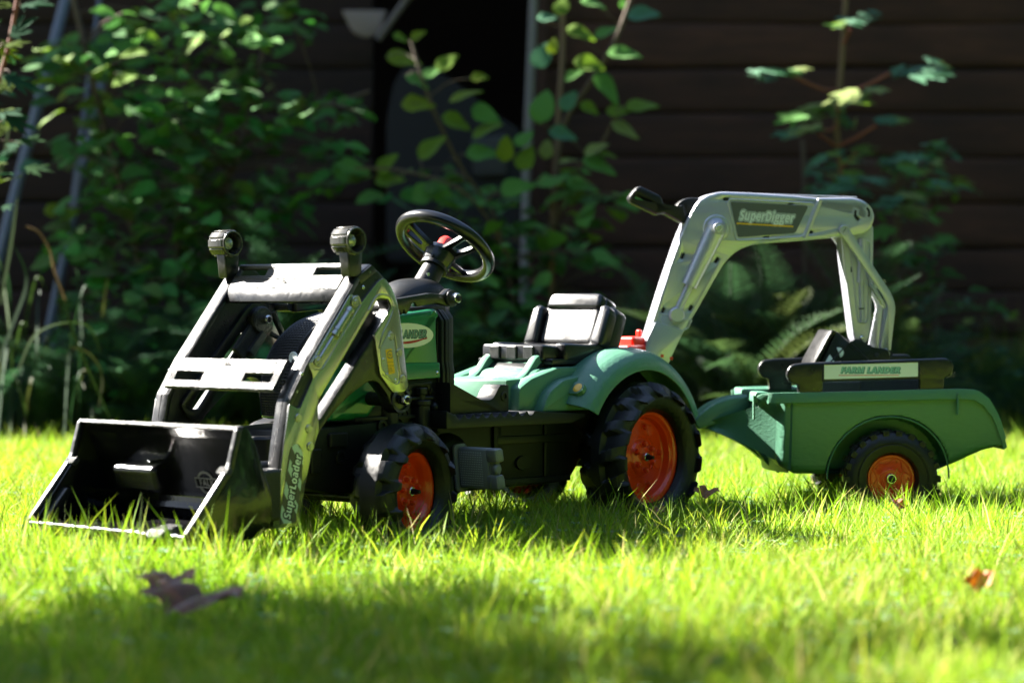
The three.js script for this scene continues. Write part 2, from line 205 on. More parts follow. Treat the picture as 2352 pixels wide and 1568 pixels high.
// --- black moulded body ---
{
  const b = [];
  b.push(ext([[-0.215, 0.15], [-0.225, 0.2], [-0.215, 0.262], [0.0, 0.272], [0.2, 0.27], [0.62, 0.262], [0.7, 0.2], [0.62, 0.115], [0.16, 0.112], [0.08, 0.125], [-0.1, 0.13]], -0.105, 0.105, { r: 0.012, b: 0.006 }));
  b.push(ext([[-0.03, 0.262], [-0.03, 0.285], [0.06, 0.352], [0.197, 0.356], [0.2, 0.262]], -0.098, 0.098, { r: 0.006 }));
  b.push(ext([[0.5, 0.25], [0.5, 0.33], [0.55, 0.385], [0.9, 0.4], [1.0, 0.36], [0.98, 0.22], [0.9, 0.16], [0.62, 0.16]], -0.085, 0.085, { r: 0.02, b: 0.004 })); // rear box under the seat
  b.push(tf(bar(V(0.775, 0.166, -0.15), V(0.775, 0.166, 0.15), 0.03)));
  for (const s of [1, -1]) { // panel ribs and frames on the side walls
    const z = (t) => s > 0 ? [0.1045, 0.1045 + t] : [-0.1045 - t, -0.1045];
    b.push(ext([[0.36, 0.115], [0.36, 0.255], [0.384, 0.255], [0.384, 0.13]], ...z(0.008), { r: 0.003 }), ext([[0.37, 0.208], [0.37, 0.226], [0.62, 0.222], [0.62, 0.206]], ...z(0.009), { r: 0.003 }));
    b.push(ext([[0.37, 0.118], [0.37, 0.133], [0.62, 0.131], [0.62, 0.118]], ...z(0.007), { r: 0.003 }), ext([[0.53, 0.118], [0.53, 0.25], [0.545, 0.25], [0.545, 0.118]], ...z(0.006), { r: 0.003 }));
    b.push(ext([[-0.06, 0.275], [-0.06, 0.282], [0.19, 0.284], [0.19, 0.275]], ...z(0.004), { r: 0.002 }));
    b.push(tf(lat([[0, -0.01], [0.07, -0.01], [0.066, 0.004], [0.052, 0.016], [0.038, 0.021], [0, 0.022]], 40), [0.215, 0.172, s * 0.112], [0, s > 0 ? 0 : PI, 0])); // crank dome
    b.push(tf(lat([[0, 0], [0.016, 0], [0.015, 0.006], [0, 0.006]], 20), [0.46, 0.165, s * 0.105], [0, s > 0 ? 0 : PI, 0], [1.6, 1, 1]));
  }
  part(tractor, 'lower_body', merge(b), M.satin);
  part(tractor, 'front_axle', merge([tf(rbx(0.05, 0.045, 0.27, 0.008), [0, 0.128, 0]), bar(V(-0.03, 0.118, -0.13), V(-0.03, 0.118, 0.13), 0.006), ...[1, -1].flatMap((s) => [tf(cyl(0.018, 0.075), [-0.005, 0.145, s * 0.125], [PI / 2, 0, 0]), tf(rbx(0.05, 0.03, 0.03, 0.006), [-0.02, 0.16, s * 0.12]), tf(cyl(0.024, 0.03), [-0.045, 0.14, s * 0.105])])]), M.satin);
  for (const s of [1, -1]) part(tractor, 'kingpin_nut', tf(merge([hex(0.008, 0.014), tf(cyl(0.004, 0.012), [0, 0, 0.01])]), [-0.005, 0.19, s * 0.125], [-PI / 2, 0, 0]), M.steel);
  // engine details on both side walls
  for (const s of [1, -1]) {
    const e = [], z = s * 0.108;
    e.push(tf(merge([cyl(0.019, 0.05, 28), tf(ring(0, 0.021, 0.01, 28), [0, 0, -0.03]), tf(cyl(0.014, 0.012, 20), [0, 0, 0.03])]), [0.135, 0.277, z], [PI / 2, 0, 0]));
    e.push(tf(cyl(0.0095, 0.02, 20), [0.135, 0.315, z], [PI / 2, 0, 0]), tf(cyl(0.0135, 0.014, 14), [0.135, 0.331, z], [PI / 2, 0, 0]), tf(bar(V(-0.035, 0, 0), V(0.035, 0, 0), 0.004), [0.135, 0.316, z]));
    for (const y of [0.296, 0.276, 0.256, 0.24]) e.push(tf(new THREE.SphereGeometry(0.0115, 16, 12), [0.178, y, s * 0.104], [0, 0, 0], [0.9, 1, 1]));
    e.push(tf(ring(0.009, 0.018, 0.008), [0.088, 0.285, s * 0.102]), tf(cyl(0.006, 0.008), [0.088, 0.285, s * 0.103]));
    e.push(ext([[0.1, 0.322], [0.1, 0.349], [0.175, 0.35], [0.175, 0.322], [0.168, 0.322], [0.16, 0.34], [0.115, 0.34], [0.108, 0.322]], s > 0 ? 0.097 : -0.103, s > 0 ? 0.103 : -0.097, { r: 0.004 }));
    e.push(tf(hex(0.005, 0.01), [0.105, 0.33, s * 0.101]), tf(hex(0.005, 0.01), [0.17, 0.331, s * 0.101]), tf(cyl(0.025, 0.05, 24), [0.05, 0.285, s * 0.09], [PI / 2, 0, 0]), tf(ring(0.008, 0.014, 0.006), [0.02, 0.262, s * 0.106]), tf(ring(0.008, 0.014, 0.006), [-0.1, 0.205, s * 0.107]));
    e.push(tf(rbx(0.05, 0.03, 0.012, 0.004), [-0.11, 0.24, s * 0.108]), tf(cyl(0.008, 0.008), [0.0, 0.24, s * 0.108]), tf(rbx(0.03, 0.05, 0.01, 0.004), [-0.17, 0.2, s * 0.106]));
    part(tractor, 'engine_detail', merge(e), M.satin);
  }
}
// --- footrests with the wavy tread and the raised cheek behind the cowl ---
for (const s of [1, -1]) {
  const pts = [[0.146, 0.254], [0.146, 0.292], [0.156, 0.287], [0.168, 0.283]];
  for (let i = 0; i < 9; i++) { const x = 0.176 + i * 0.0285; pts.push([x, 0.282], [x + 0.004, 0.2745], [x + 0.012, 0.2725], [x + 0.019, 0.277], [x + 0.0225, 0.282]); }
  pts.push([0.45, 0.279], [0.6, 0.27], [0.6, 0.262], [0.55, 0.25]);
  part(tractor, 'footrest', ext(pts, s > 0 ? 0.1 : -0.17, s > 0 ? 0.17 : -0.1, { r: 0.0035, b: 0.002 }), M.satin);
  const c = [[0.19, 0.27], [0.19, 0.349, 0.002], [0.197, 0.334, 0.012], [0.21, 0.3125, 0.012], [0.324, 0.308, 0.016], [0.341, 0.331, 0.01], [0.35, 0.3395, 0.003], [0.377, 0.339, 0.004], [0.377, 0.27]];
  part(tractor, 'cheek_panel', merge([ext(c, s > 0 ? 0.09 : -0.14, s > 0 ? 0.14 : -0.09, { b: 0.003 }), tf(ring(0.006, 0.0105, 0.003), [0.36, 0.314, s * 0.141])]), M.satin);
  // pedal
  const p = sub(tractor, 'pedal'); p.position.set(0.222, 0.17, s * 0.19); p.rotation.set(0, s > 0 ? 0 : PI, 0.08);
  const body = merge([ext([[-0.012, -0.043], [-0.014, 0.043], [0.012, 0.043], [0.016, -0.043]], -0.045, 0.038, { r: 0.006, b: 0.005 }), ext([[-0.012, -0.043], [-0.014, -0.012], [0.012, -0.012], [0.016, -0.043]], 0.03, 0.062, { r: 0.006, b: 0.006 }), ext([[-0.012, 0.014], [-0.014, 0.043], [0.012, 0.043], [0.016, 0.014]], 0.03, 0.062, { r: 0.006, b: 0.006 }), ext([[-0.006, -0.02], [-0.006, 0.02], [0.012, 0.02], [0.012, -0.02]], 0.03, 0.05, { r: 0.002 })]);
  part(p, 'pedal_block', body, M.pedal);
  part(p, 'pedal_flange', ext([[-0.02, -0.052], [-0.022, 0.05], [0.018, 0.05], [0.022, -0.05]], -0.053, -0.045, { r: 0.012, b: 0.003 }), M.pedal);
  const st = []; for (let i = 0; i < 13; i++) for (let j = 0; j < 15; j++) st.push(tf(new THREE.ConeGeometry(0.0013, 0.0016, 4), [-0.0155 + (j / 14 - 0.5) * -0.002, -0.034 + j * 0.0049, -0.036 + i * 0.0049], [0, 0, PI / 2]));
  tag(part(p, 'grip_studs', merge(st), M.stud), null, null, null, 'stuff');
  part(p, 'reflector_boss', tf(cyl(0.011, 0.01, 24, 0.003), [-0.002, 0.0, 0.054]), M.pedal);
  part(p, 'crank_arm', merge([bar(V(0.0, 0.02, -0.06), V(0, 0, -0.045), 0.008), bar(V(-0.01, 0.002, -0.075), V(0, 0.02, -0.06), 0.008)]), M.satin);
}
// --- green bonnet, grille, cowl ---
{
  const prof = [[-0.128, 0.277, 0.004], [-0.134, 0.33, 0.02], [-0.12, 0.385, 0.03], [-0.085, 0.432, 0.03], [-0.03, 0.468, 0.03], [0.04, 0.49, 0.03], [0.194, 0.503, 0.004], [0.194, 0.356, 0.003], [0.066, 0.352, 0.01], [-0.015, 0.277, 0.006]];
  const bn = sub(tractor, 'bonnet');
  part(bn, 'bonnet_shell', merge([ext(prof, -0.104, 0.104, { b: 0.016, bs: 4, cs: 8 }), ...[1, -1].map((s) => ext([[0.04, 0.354], [0.04, 0.39], [0.192, 0.3895], [0.1935, 0.357]], s > 0 ? 0.1 : -0.109, s > 0 ? 0.109 : -0.1, { r: 0.003, b: 0.003 })), ...[1, -1].map((s) => ext([[0.045, 0.398], [0.085, 0.418], [0.088, 0.414], [0.052, 0.394]], s > 0 ? 0.1 : -0.106, s > 0 ? 0.106 : -0.1, { r: 0.002, b: 0.001 }))]), M.hood);
  // curved mesh grille on the nose
  const path = new THREE.CatmullRomCurve3([V(-0.131, 0.285, 0), V(-0.136, 0.33, 0), V(-0.123, 0.387, 0), V(-0.088, 0.436, 0), V(-0.033, 0.4715, 0), V(0.03, 0.4895, 0)]);
  const gp = (u, v, off) => { const p = path.getPoint(u), t = path.getTangent(u), w = 0.086 - 0.01 * Math.pow(Math.abs(u - 0.3), 2), z = (v - 0.5) * 2 * w; const bulge = off + 0.006 * (1 - Math.pow(Math.abs(v - 0.5) * 2, 4)); return V(p.x - t.y * bulge, p.y + t.x * bulge, z); };
  part(bn, 'grille_back', grid(24, 16, (u, v) => gp(u, v, 0.0005).toArray()), M.hole);
  const wires = [];
  for (let i = 0; i <= 44; i++) { const u = i / 44; wires.push(tube([0, 0.2, 0.4, 0.6, 0.8, 1].map((v) => gp(u, v, 0.0022)), 0.0017, 10, 4)); }
  for (let i = 0; i <= 20; i++) { const v = i / 20; wires.push(tube([0, 0.1, 0.2, 0.3, 0.4, 0.5, 0.6, 0.7, 0.8, 0.9, 1].map((u) => gp(u, v, 0.0022)), i % 20 ? 0.0014 : 0.004, 22, 4)); }
  tag(part(bn, 'grille_mesh', merge(wires), M.mesh), null, null, null, 'stuff');
  part(bn, 'grille_badge', tf(merge([ring(0.009, 0.0125, 0.004), cyl(0.009, 0.003)]), gp(0.44, 0.5, 0.006).toArray(), [0, -PI / 2, -0.6]), M.white);
  part(bn, 'grille_divider', tube([0, 0.25, 0.5, 0.75, 1].map((u) => gp(u, 0.5, 0.003)), 0.004, 20, 6), M.satin);
  for (const s of [1, -1]) { const d = sticker(bn, 'maker_decal', [...Array(40)].map((_, i) => { const a = i / 40 * 2 * PI; return [0.082 + 0.094 * Math.cos(a), 0.447 + 0.0255 * Math.sin(a) * (1 + 0.12 * Math.cos(a))]; }), s * 0.1046, D.oval, 0.001); if (s < 0) { d.geometry.attributes.uv.array.forEach((x, i, a) => { if (i % 2 === 0) a[i] = 1 - x; }); }
    part(bn, 'screw', tf(merge([cyl(0.0036, 0.003, 14), tf(ring(0.001, 0.002, 0.002, 6), [0, 0, 0.001])]), [0.183, 0.368, s * 0.1098]), M.steel); }
  // cowl behind the bonnet
  const co = [];
  for (const [x0, x1, w, t] of [[0.1945, 0.2, 0.1, 0.504], [0.2, 0.209, 0.108, 0.507], [0.21, 0.218, 0.11, 0.508], [0.219, 0.227, 0.109, 0.508], [0.227, 0.25, 0.096, 0.514]]) {
    const sh = [[-w, 0.276], [-w - 0.002, 0.37], [-w + 0.002, 0.39], [-w + 0.002, t - 0.03], [-w + 0.028, t, 0.03], [w - 0.028, t, 0.03], [w - 0.002, t - 0.03], [w - 0.002, 0.39], [w + 0.002, 0.37], [w, 0.276]];
    co.push(tf(ext(sh, x0, x1, { r: 0.004, b: 0.0018 }), [0, 0, 0], [0, PI / 2, 0]));
  }
  co.push(grid(30, 18, (u, v) => { const a = u * 2 * PI, k = Math.sin(v * PI / 2), c = Math.cos(v * PI / 2); const rx = 0.088 * (1 + 0.1 * c), rz = 0.072; return [0.215 + Math.cos(a) * rx * c ** 0.75 + 0.015 * k, 0.495 + 0.072 * Math.pow(k, 0.85), Math.sin(a) * rz * c ** 0.75]; }));
  co.push(ext([[0.1, 0.488], [0.12, 0.506], [0.24, 0.512], [0.24, 0.488]], -0.085, 0.085, { r: 0.008, b: 0.008 }));
  part(tractor, 'cowl', merge(co), M.satin);
}
// --- steering column and wheel ---
{
  const tilt = 38 * PI / 180, ax = V(Math.sin(tilt), Math.cos(tilt), 0), c = V(0.326, 0.637, 0);
  const st = sub(tractor, 'steering_wheel'); st.position.copy(c); st.rotation.set(0, 0, -tilt);
  // around local y
  const R = 0.104, rimG = new THREE.TorusGeometry(R, 0.0135, 16, 72); rimG.rotateX(PI / 2);
  part(st, 'wheel_rim', tf(rimG, [0, 0, 0], [0, 0, 0], [1, 1.05, 1]), M.wheel);
  const seams = []; for (const a of [0.9, 2.0, 3.9, 5.2]) { const t = new THREE.TorusGeometry(0.0137, 0.0004, 6, 24); t.rotateY(0); seams.push(tf(t, [R, 0, 0], [0, a, 0])); }
  part(st, 'rim_seam', merge(seams), M.hole);
  for (const a of [0.35, 2.45, 4.54]) { // three forked spokes
    const sp = ext([[0.02, -0.02], [0.02, 0.02], [0.1, 0.026], [0.1, -0.026]], -0.006, 0.006, { r: 0.004, b: 0.002, holes: [[[0.047, -0.008], [0.047, 0.008], [0.09, 0.013], [0.09, -0.013]]], hr: 0.006 });
    sp.rotateX(PI / 2); sp.rotateZ(0.3); sp.translate(0, -0.03, 0); sp.rotateY(a); part(st, 'spoke', sp, M.wheel);
  }
  part(st, 'hub', tf(lat([[0, -0.06], [0.026, -0.06], [0.03, -0.056], [0.033, -0.04], [0.036, -0.025], [0.03, -0.012], [0.022, -0.008], [0, -0.008]], 32), [0, 0, 0], [-PI / 2, 0, 0]), M.wheel);
  part(st, 'horn_button', tf(lat([[0, 0.018], [0.014, 0.018], [0.018, 0.012], [0.02, -0.01], [0, -0.01]].reverse(), 28), [0, 0.0, 0], [-PI / 2, 0, 0]), M.red);
  const base = c.clone().addScaledVector(ax, -0.13);
  part(tractor, 'steering_column', merge([bar(base, c.clone().addScaledVector(ax, -0.05), 0.027, 0.024, 24), bar(c.clone().addScaledVector(ax, -0.062), c.clone().addScaledVector(ax, -0.054), 0.031, 0.031, 24)]), M.satin);
  part(tractor, 'column_bolt', tf(merge([hex(0.005, 0.008)]), [0.255, 0.575, 0.015], [-PI / 2, 0, 0.2]), M.steel);
}
// --- loader lock levers beside the cowl ---
for (const s of [1, -1]) {
  const lv = sub(tractor, 'lock_lever'); const z0 = s * 0.112;
  part(lv, 'lever_bar', merge([ext([[-0.02, 0.494], [-0.02, 0.522], [0.06, 0.524], [0.15, 0.535], [0.19, 0.532], [0.21, 0.545], [0.228, 0.538], [0.232, 0.522], [0.222, 0.507], [0.2, 0.508], [0.17, 0.514], [0.11, 0.506], [0.104, 0.516], [0.094, 0.513], [0.09, 0.503], [0.078, 0.49], [0.07, 0.502], [0.064, 0.488], [0.058, 0.5]], z0 - 0.009, z0 + 0.009, { r: 0.004, b: 0.003 }), bar(V(-0.02, 0.508, z0 - 0.006), V(-0.02, 0.508, s * 0.16), 0.012)]), M.gloss);
  part(lv, 'lever_washer', tf(ring(0.004, 0.0175, 0.006), [0.212, 0.524, z0 + s * 0.012]), M.gloss);
  part(lv, 'lever_nut', tf(merge([hex(0.0115, 0.013), tf(ring(0.004, 0.0105, 0.003), [0, 0, s * 0.008])]), [0.212, 0.524, z0 + s * 0.022]), M.steel);
  part(lv, 'lever_pin', tf(cyl(0.0062, 0.01, 16), [0.212, 0.524, z0 + s * 0.0315]), M.satin);
}
// --- seat platform, fenders, seat ---
{
  const pf = [];
  pf.push(ext([[0.415, 0.275], [0.415, 0.347, 0.006], [0.5, 0.35], [0.52, 0.368, 0.02], [0.72, 0.372], [0.72, 0.275]], -0.098, 0.098, { r: 0.006, b: 0.004 }));
  pf.push(ext([[0.52, 0.3], [0.545, 0.383, 0.015], [0.7, 0.386], [0.7, 0.3]], -0.055, 0.055, { r: 0.008, b: 0.005 }));
  for (const s of [1, -1]) {
    pf.push(ext([[0.455, 0.34], [0.5, 0.355, 0.02], [0.535, 0.392, 0.006], [0.55, 0.4, 0.01], [0.564, 0.392, 0.006], [0.575, 0.34]], s * 0.071 - 0.011, s * 0.071 + 0.011, { r: 0.008, b: 0.006 }));
    // side gusset between platform and fender
    pf.push(ext([[0.425, 0.275], [0.43, 0.33, 0.01], [0.47, 0.35], [0.56, 0.372], [0.66, 0.372], [0.66, 0.275]], s > 0 ? 0.09 : -0.125, s > 0 ? 0.125 : -0.09, { r: 0.01, b: 0.008 }));
    pf.push(ext([[0.475, 0.275], [0.5, 0.32, 0.02], [0.55, 0.345], [0.66, 0.36], [0.66, 0.275]], s > 0 ? 0.11 : -0.15, s > 0 ? 0.15 : -0.11, { r: 0.01, b: 0.008 }));
  }
  part(tractor, 'seat_platform', merge(pf), M.green);
  const cs = [[0.085, 0.228], [0.098, 0.243], [0.125, 0.2475], [0.155, 0.246], [0.18, 0.238], [0.198, 0.224], [0.206, 0.208], [0.207, 0.196], [0.2035, 0.196], [0.202, 0.207], [0.194, 0.221], [0.177, 0.234], [0.153, 0.241], [0.125, 0.2425], [0.1, 0.238], [0.089, 0.224]].map((p) => V(p[0], p[1], 0));
  const loop = new THREE.CatmullRomCurve3(cs, true, 'centripetal').getSpacedPoints(64);
  for (const s of [1, -1]) {
    const fd = sub(tractor, 'fender'), N = 64, a0 = 150 * PI / 180, a1 = 24 * PI / 180;
    const P = (a, q) => { const k = (a - a1) / (a0 - a1), rr = q.y + 0.018 * sst(k, 0.75, 1.05) * 0 + 0.006 * sst(k, 0.6, 1); return [0.775 + Math.cos(a) * rr * 1.0, 0.166 + Math.sin(a) * rr, s * q.x]; };
    const g = [grid(64, N, (u, v) => P(lerp(a0, a1, v), loop[Math.round(u * 64)]))];
    part(fd, 'fender_shell', merge([toCreasedNormals(g[0], 0.7)]), M.green);
    // light cluster on the front face
    const a = 141 * PI / 180, t = V(Math.sin(a), -Math.cos(a), 0), nn = V(Math.cos(a), Math.sin(a), 0), base = V(0.775, 0.166, 0).addScaledVector(nn, 0.2525);
    const q = new THREE.Quaternion().setFromRotationMatrix(new THREE.Matrix4().makeBasis(V(0, 0, 1), t.clone(), V(0, 0, 1).cross(t)));
    const put = (gm, z, dn, m, nme) => { const o = part(fd, nme, gm, m); o.quaternion.copy(q); o.position.copy(base).addScaledVector(nn, dn).setZ(s * z); return o; };
    const pill = new THREE.Shape(); pill.absarc(-0.015, 0, 0.0165, PI / 2, PI * 1.5); pill.absarc(0.015, 0, 0.0165, -PI / 2, PI / 2); pill.closePath();
    put(ext(pill, -0.008, 0.004, { b: 0.0015, cs: 12 }), 0.152, 0, M.green, 'lamp_base');
    put(tf(lat([[0, -0.004], [0.012, -0.004], [0.0115, 0.0035], [0.006, 0.006], [0, 0.0065]], 24)), 0.137, 0.001, M.white, 'white_lens'); put(tf(lat([[0, -0.004], [0.012, -0.004], [0.0115, 0.0035], [0.006, 0.006], [0, 0.0065]], 24)), 0.167, 0.001, M.amber, 'amber_lens');
  }
  const seat = sub(tractor, 'seat');
  part(seat, 'seat_pan', merge([ext([[0.548, 0.384], [0.548, 0.422, 0.008], [0.62, 0.416], [0.72, 0.42], [0.77, 0.42], [0.77, 0.384]], -0.092, 0.092, { r: 0.008, b: 0.008, bs: 3 }), ...[1, -1].map((s) => ext([[0.6, 0.382], [0.6, 0.425, 0.01], [0.7, 0.42, 0.02], [0.76, 0.43], [0.78, 0.382]], s > 0 ? 0.075 : -0.112, s > 0 ? 0.112 : -0.075, { r: 0.008, b: 0.01, bs: 3 })), ext([[0.556, 0.376], [0.556, 0.39], [0.775, 0.39], [0.775, 0.376]], -0.11, 0.11, { r: 0.004, b: 0.004 }), ...[-0.05, 0, 0.05].map((z) => tf(rbx(0.006, 0.03, 0.03, 0.003), [0.5465, 0.403, z]))]), M.seat);
  const bk = sub(seat, 'backrest'); bk.position.set(0.73, 0.412, 0); bk.rotation.z = -0.4;
  const side = (pts, x0, x1, o) => tf(ext(pts, x0, x1, o), [0, 0, 0], [0, PI / 2, 0]); // outline in (z,y) pulled along x; z mirrored harmlessly
  part(bk, 'back_shell', merge([side([[-0.118, 0], [-0.118, 0.095, 0.02], [-0.1, 0.108], [0.1, 0.108], [0.118, 0.095, 0.02], [0.118, 0]], 0.012, 0.055, { r: 0.012, b: 0.008, bs: 3 }), side([[-0.085, 0.07], [-0.082, 0.132, 0.02], [0.082, 0.132, 0.02], [0.085, 0.07]], 0.008, 0.052, { r: 0.01, b: 0.01, bs: 3 }), ...[1, -1].map((s) => side(s > 0 ? [[0.078, 0.005], [0.085, 0.1, 0.02], [0.106, 0.102, 0.016], [0.117, 0.085], [0.117, 0.0]] : [[-0.078, 0.005], [-0.085, 0.1, 0.02], [-0.106, 0.102, 0.016], [-0.117, 0.085], [-0.117, 0.0]].reverse(), -0.016, 0.03, { r: 0.01, b: 0.01, bs: 3 }))]), M.seat);
  part(bk, 'back_pad', side([[-0.077, 0.012], [-0.077, 0.098], [0.077, 0.098], [0.077, 0.012]], -0.003, 0.02, { r: 0.012, b: 0.006, bs: 3 }), M.pad);
  part(bk, 'headrest', side([[-0.08, 0.094], [-0.078, 0.133, 0.02], [0.078, 0.133, 0.02], [0.08, 0.094]], -0.01, 0.03, { r: 0.012, b: 0.009, bs: 3 }), M.seat);
  part(tractor, 'hitch_block', merge([tf(rbx(0.05, 0.026, 0.045, 0.008), [0.985, 0.421, 0]), tf(rbx(0.01, 0.024, 0.014, 0.004), [1.002, 0.438, 0.006]), tf(rbx(0.09, 0.06, 0.06, 0.01), [0.98, 0.385, 0])]), M.red);
}
// ================= front loader (parts of the tractor) =================
const droid = await new FontLoader().loadAsync('fonts/droid/droid_sans_bold.typeface.json');
{
  const body = [[-0.375, 0.085], [-0.354, 0.186, 0.03], [-0.345, 0.238, 0.03], [-0.326, 0.329, 0.006], [-0.278, 0.401, 0.006], [-0.14, 0.568, 0.002], [-0.1, 0.592, 0.003], [-0.066, 0.57, 0.015], [-0.04, 0.546, 0.01], [-0.024, 0.513, 0.01], [-0.012, 0.459], [0.002, 0.379], [0.008, 0.345], [0.013, 0.32, 0.015], [0.004, 0.3, 0.012], [-0.016, 0.293, 0.015], [-0.036, 0.302, 0.01], [-0.05, 0.33, 0.01], [-0.078, 0.357, 0.01], [-0.102, 0.361, 0.02], [-0.165, 0.33, 0.03], [-0.211, 0.294, 0.03], [-0.246, 0.26, 0.03], [-0.272, 0.215, 0.03], [-0.29, 0.15, 0.02], [-0.305, 0.085]];
  const slot = [[-0.261, 0.297, 0.006], [-0.247, 0.322, 0.006], [-0.1, 0.498, 0.01], [-0.081, 0.521, 0.008], [-0.05, 0.519, 0.006], [-0.043, 0.503, 0.006], [-0.083, 0.457, 0.006], [-0.238, 0.291, 0.01], [-0.25, 0.285, 0.006]];
  const panel = [[-0.371, 0.086, 0.003], [-0.354, 0.164, 0.02], [-0.344, 0.232, 0.02], [-0.3265, 0.322, 0.004], [-0.3, 0.311, 0.008], [-0.262, 0.372, 0.008], [-0.277, 0.396, 0.006], [-0.16, 0.535, 0.006], [-0.132, 0.514, 0.006], [-0.083, 0.558, 0.01], [-0.066, 0.566, 0.01], [-0.041, 0.543, 0.015], [-0.026, 0.512, 0.015], [-0.015, 0.459], [-0.002, 0.379], [0.004, 0.346, 0.004], [-0.006, 0.336, 0.006], [-0.04, 0.334, 0.008], [-0.078, 0.372, 0.008], [-0.087, 0.416, 0.006], [-0.094, 0.452, 0.004], [-0.081, 0.466, 0.004], [-0.046, 0.506, 0.004], [-0.053, 0.522, 0.006], [-0.082, 0.525, 0.01], [-0.103, 0.5, 0.01], [-0.25, 0.325, 0.006], [-0.25, 0.3, 0.006], [-0.247, 0.267, 0.01], [-0.264, 0.232, 0.02], [-0.285, 0.165, 0.02], [-0.3, 0.086, 0.003]];
  for (const s of [1, -1]) {
    const arm = sub(tractor, 'loader_arm'), Z = (a, b) => s > 0 ? [a, b] : [-b, -a], fz = (g) => s > 0 ? g : tf(g, [0, 0, 0], [0, PI, 0]);
    // channel: front web, outer wall with the long slot, pockets
    part(arm, 'arm_body', merge([
      ext(body, ...Z(0.160, 0.1905), { holes: [slot], b: 0.0022, hr: 0.006 }),
      ext([[-0.372, 0.085], [-0.352, 0.186, 0.03], [-0.3435, 0.238, 0.03], [-0.325, 0.3285, 0.006], [-0.277, 0.4, 0.006], [-0.1395, 0.566], [-0.131, 0.56], [-0.268, 0.393], [-0.314, 0.325, 0.01], [-0.333, 0.236, 0.03], [-0.342, 0.186, 0.03], [-0.36, 0.085]], ...Z(0.1585, 0.1945), { r: 0.004, b: 0.0012 }),
      ext([[-0.1395, 0.566], [-0.1, 0.59], [-0.084, 0.578], [-0.13, 0.552]], ...Z(0.161, 0.1945), { r: 0.002, b: 0.001 }),
    ]), M.gloss);
    // chrome seam running up the front web
    const seam = [[-0.372, 0.085], [-0.353, 0.186], [-0.3442, 0.238], [-0.326, 0.3285], [-0.278, 0.4008], [-0.1405, 0.567]]; const sg = [];
    for (let i = 0; i < 5; i++) sg.push(bar(V(seam[i][0] - 0.0002, seam[i][1], s * 0.1765), V(seam[i + 1][0] - 0.0002, seam[i + 1][1], s * 0.1765), 0.0007, 0.0007, 6)); part(arm, 'mould_seam', merge(sg), M.gloss);
    part(arm, 'side_panel', ext(panel, ...Z(0.1895, 0.1965), { b: 0.002, hr: 0.004 }), M.silver);
    // embossed ram
    const A = V(-0.15, 0.517, s * 0.197), B = V(-0.252, 0.402, s * 0.197), q = (t) => A.clone().lerp(B, t);
    part(arm, 'embossed_ram', merge([bar(q(0.12), q(0.56), 0.0088, 0.0088, 16), bar(q(0.5), q(0.97), 0.0048, 0.0048, 12), bar(q(0.14), q(0.19), 0.0105, 0.0105, 16), bar(q(0.46), q(0.5), 0.0105, 0.0105, 16), bar(q(0.54), q(0.58), 0.0105, 0.0105, 16), tf(cyl(0.0115, 0.007, 22), A.toArray()), tf(cyl(0.0115, 0.007, 22), B.toArray()), tf(cyl(0.0055, 0.01, 16), A.toArray()), tf(cyl(0.0055, 0.01, 16), B.toArray())]), M.silver);
    const rimE = [[-0.165, 0.528], [-0.14, 0.528], [-0.132, 0.512], [-0.24, 0.386], [-0.262, 0.386], [-0.268, 0.4]].map((p) => V(p[0], p[1], s * 0.1965)); const eg = []; for (let i = 0; i < 6; i++) eg.push(bar(rimE[i], rimE[(i + 1) % 6], 0.0016, 0.0016, 6)); part(arm, 'ram_border', merge(eg), M.silver);
    // raised border along the inner outline of the panel
    const bd = [[-0.112, 0.5], [-0.086, 0.529], [-0.05, 0.526], [-0.04, 0.506], [-0.052, 0.48], [-0.07, 0.455], [-0.082, 0.424]].map((p) => V(p[0], p[1], s * 0.1965)); part(arm, 'panel_bead', merge([tube(bd, 0.0018, 40, 6), tube([[-0.072, 0.372], [-0.03, 0.352], [-0.022, 0.36], [-0.028, 0.41], [-0.036, 0.452]].map((p) => V(p[0], p[1], s * 0.1965)), 0.0013, 30, 6)]), M.silver);
    part(arm, 'label_plate', ext([[-0.074, 0.382], [-0.079, 0.424], [-0.05, 0.462], [-0.04, 0.44], [-0.026, 0.36], [-0.036, 0.352]], ...Z(0.196, 0.1978), { r: 0.005, b: 0.0006 }), M.plate);
    sticker(arm, 'caution_label', [[-0.0655, 0.4215], [-0.0475, 0.4235], [-0.0375, 0.3745], [-0.0555, 0.3715]], s * 0.1985, D.label, 0.002);
    sticker(arm, 'name_decal', [[-0.355, 0.094], [-0.333, 0.21, 0.01], [-0.325, 0.24, 0.014], [-0.304, 0.247, 0.014], [-0.291, 0.226, 0.012], [-0.297, 0.165, 0.01], [-0.312, 0.094]], s * 0.1972, D.loader, 0.004);
    for (const [x, y] of [[-0.048, 0.448], [-0.024, 0.415], [-0.014, 0.362], [-0.304, 0.294], [-0.276, 0.272], [-0.272, 0.238]]) part(arm, 'bolt_head', tf(merge([ring(0.0045, 0.0085, 0.0028), hex(0.0052, 0.0045)]), [x, y, s * 0.1972]), M.silver);
    for (const [x, y] of [[-0.054, 0.447], [-0.071, 0.402], [-0.06, 0.372], [-0.036, 0.36]]) part(arm, 'screw', tf(merge([ring(0.0012, 0.0032, 0.003, 14)]), [x, y, s * 0.198]), M.steel);
    for (const [x, y] of [[-0.105, 0.575], [-0.122, 0.545], [-0.29, 0.378], [-0.305, 0.345]]) part(arm, 'screw', tf(cyl(0.0042, 0.006, 8), [x, y, s * 0.1915]), M.steel);
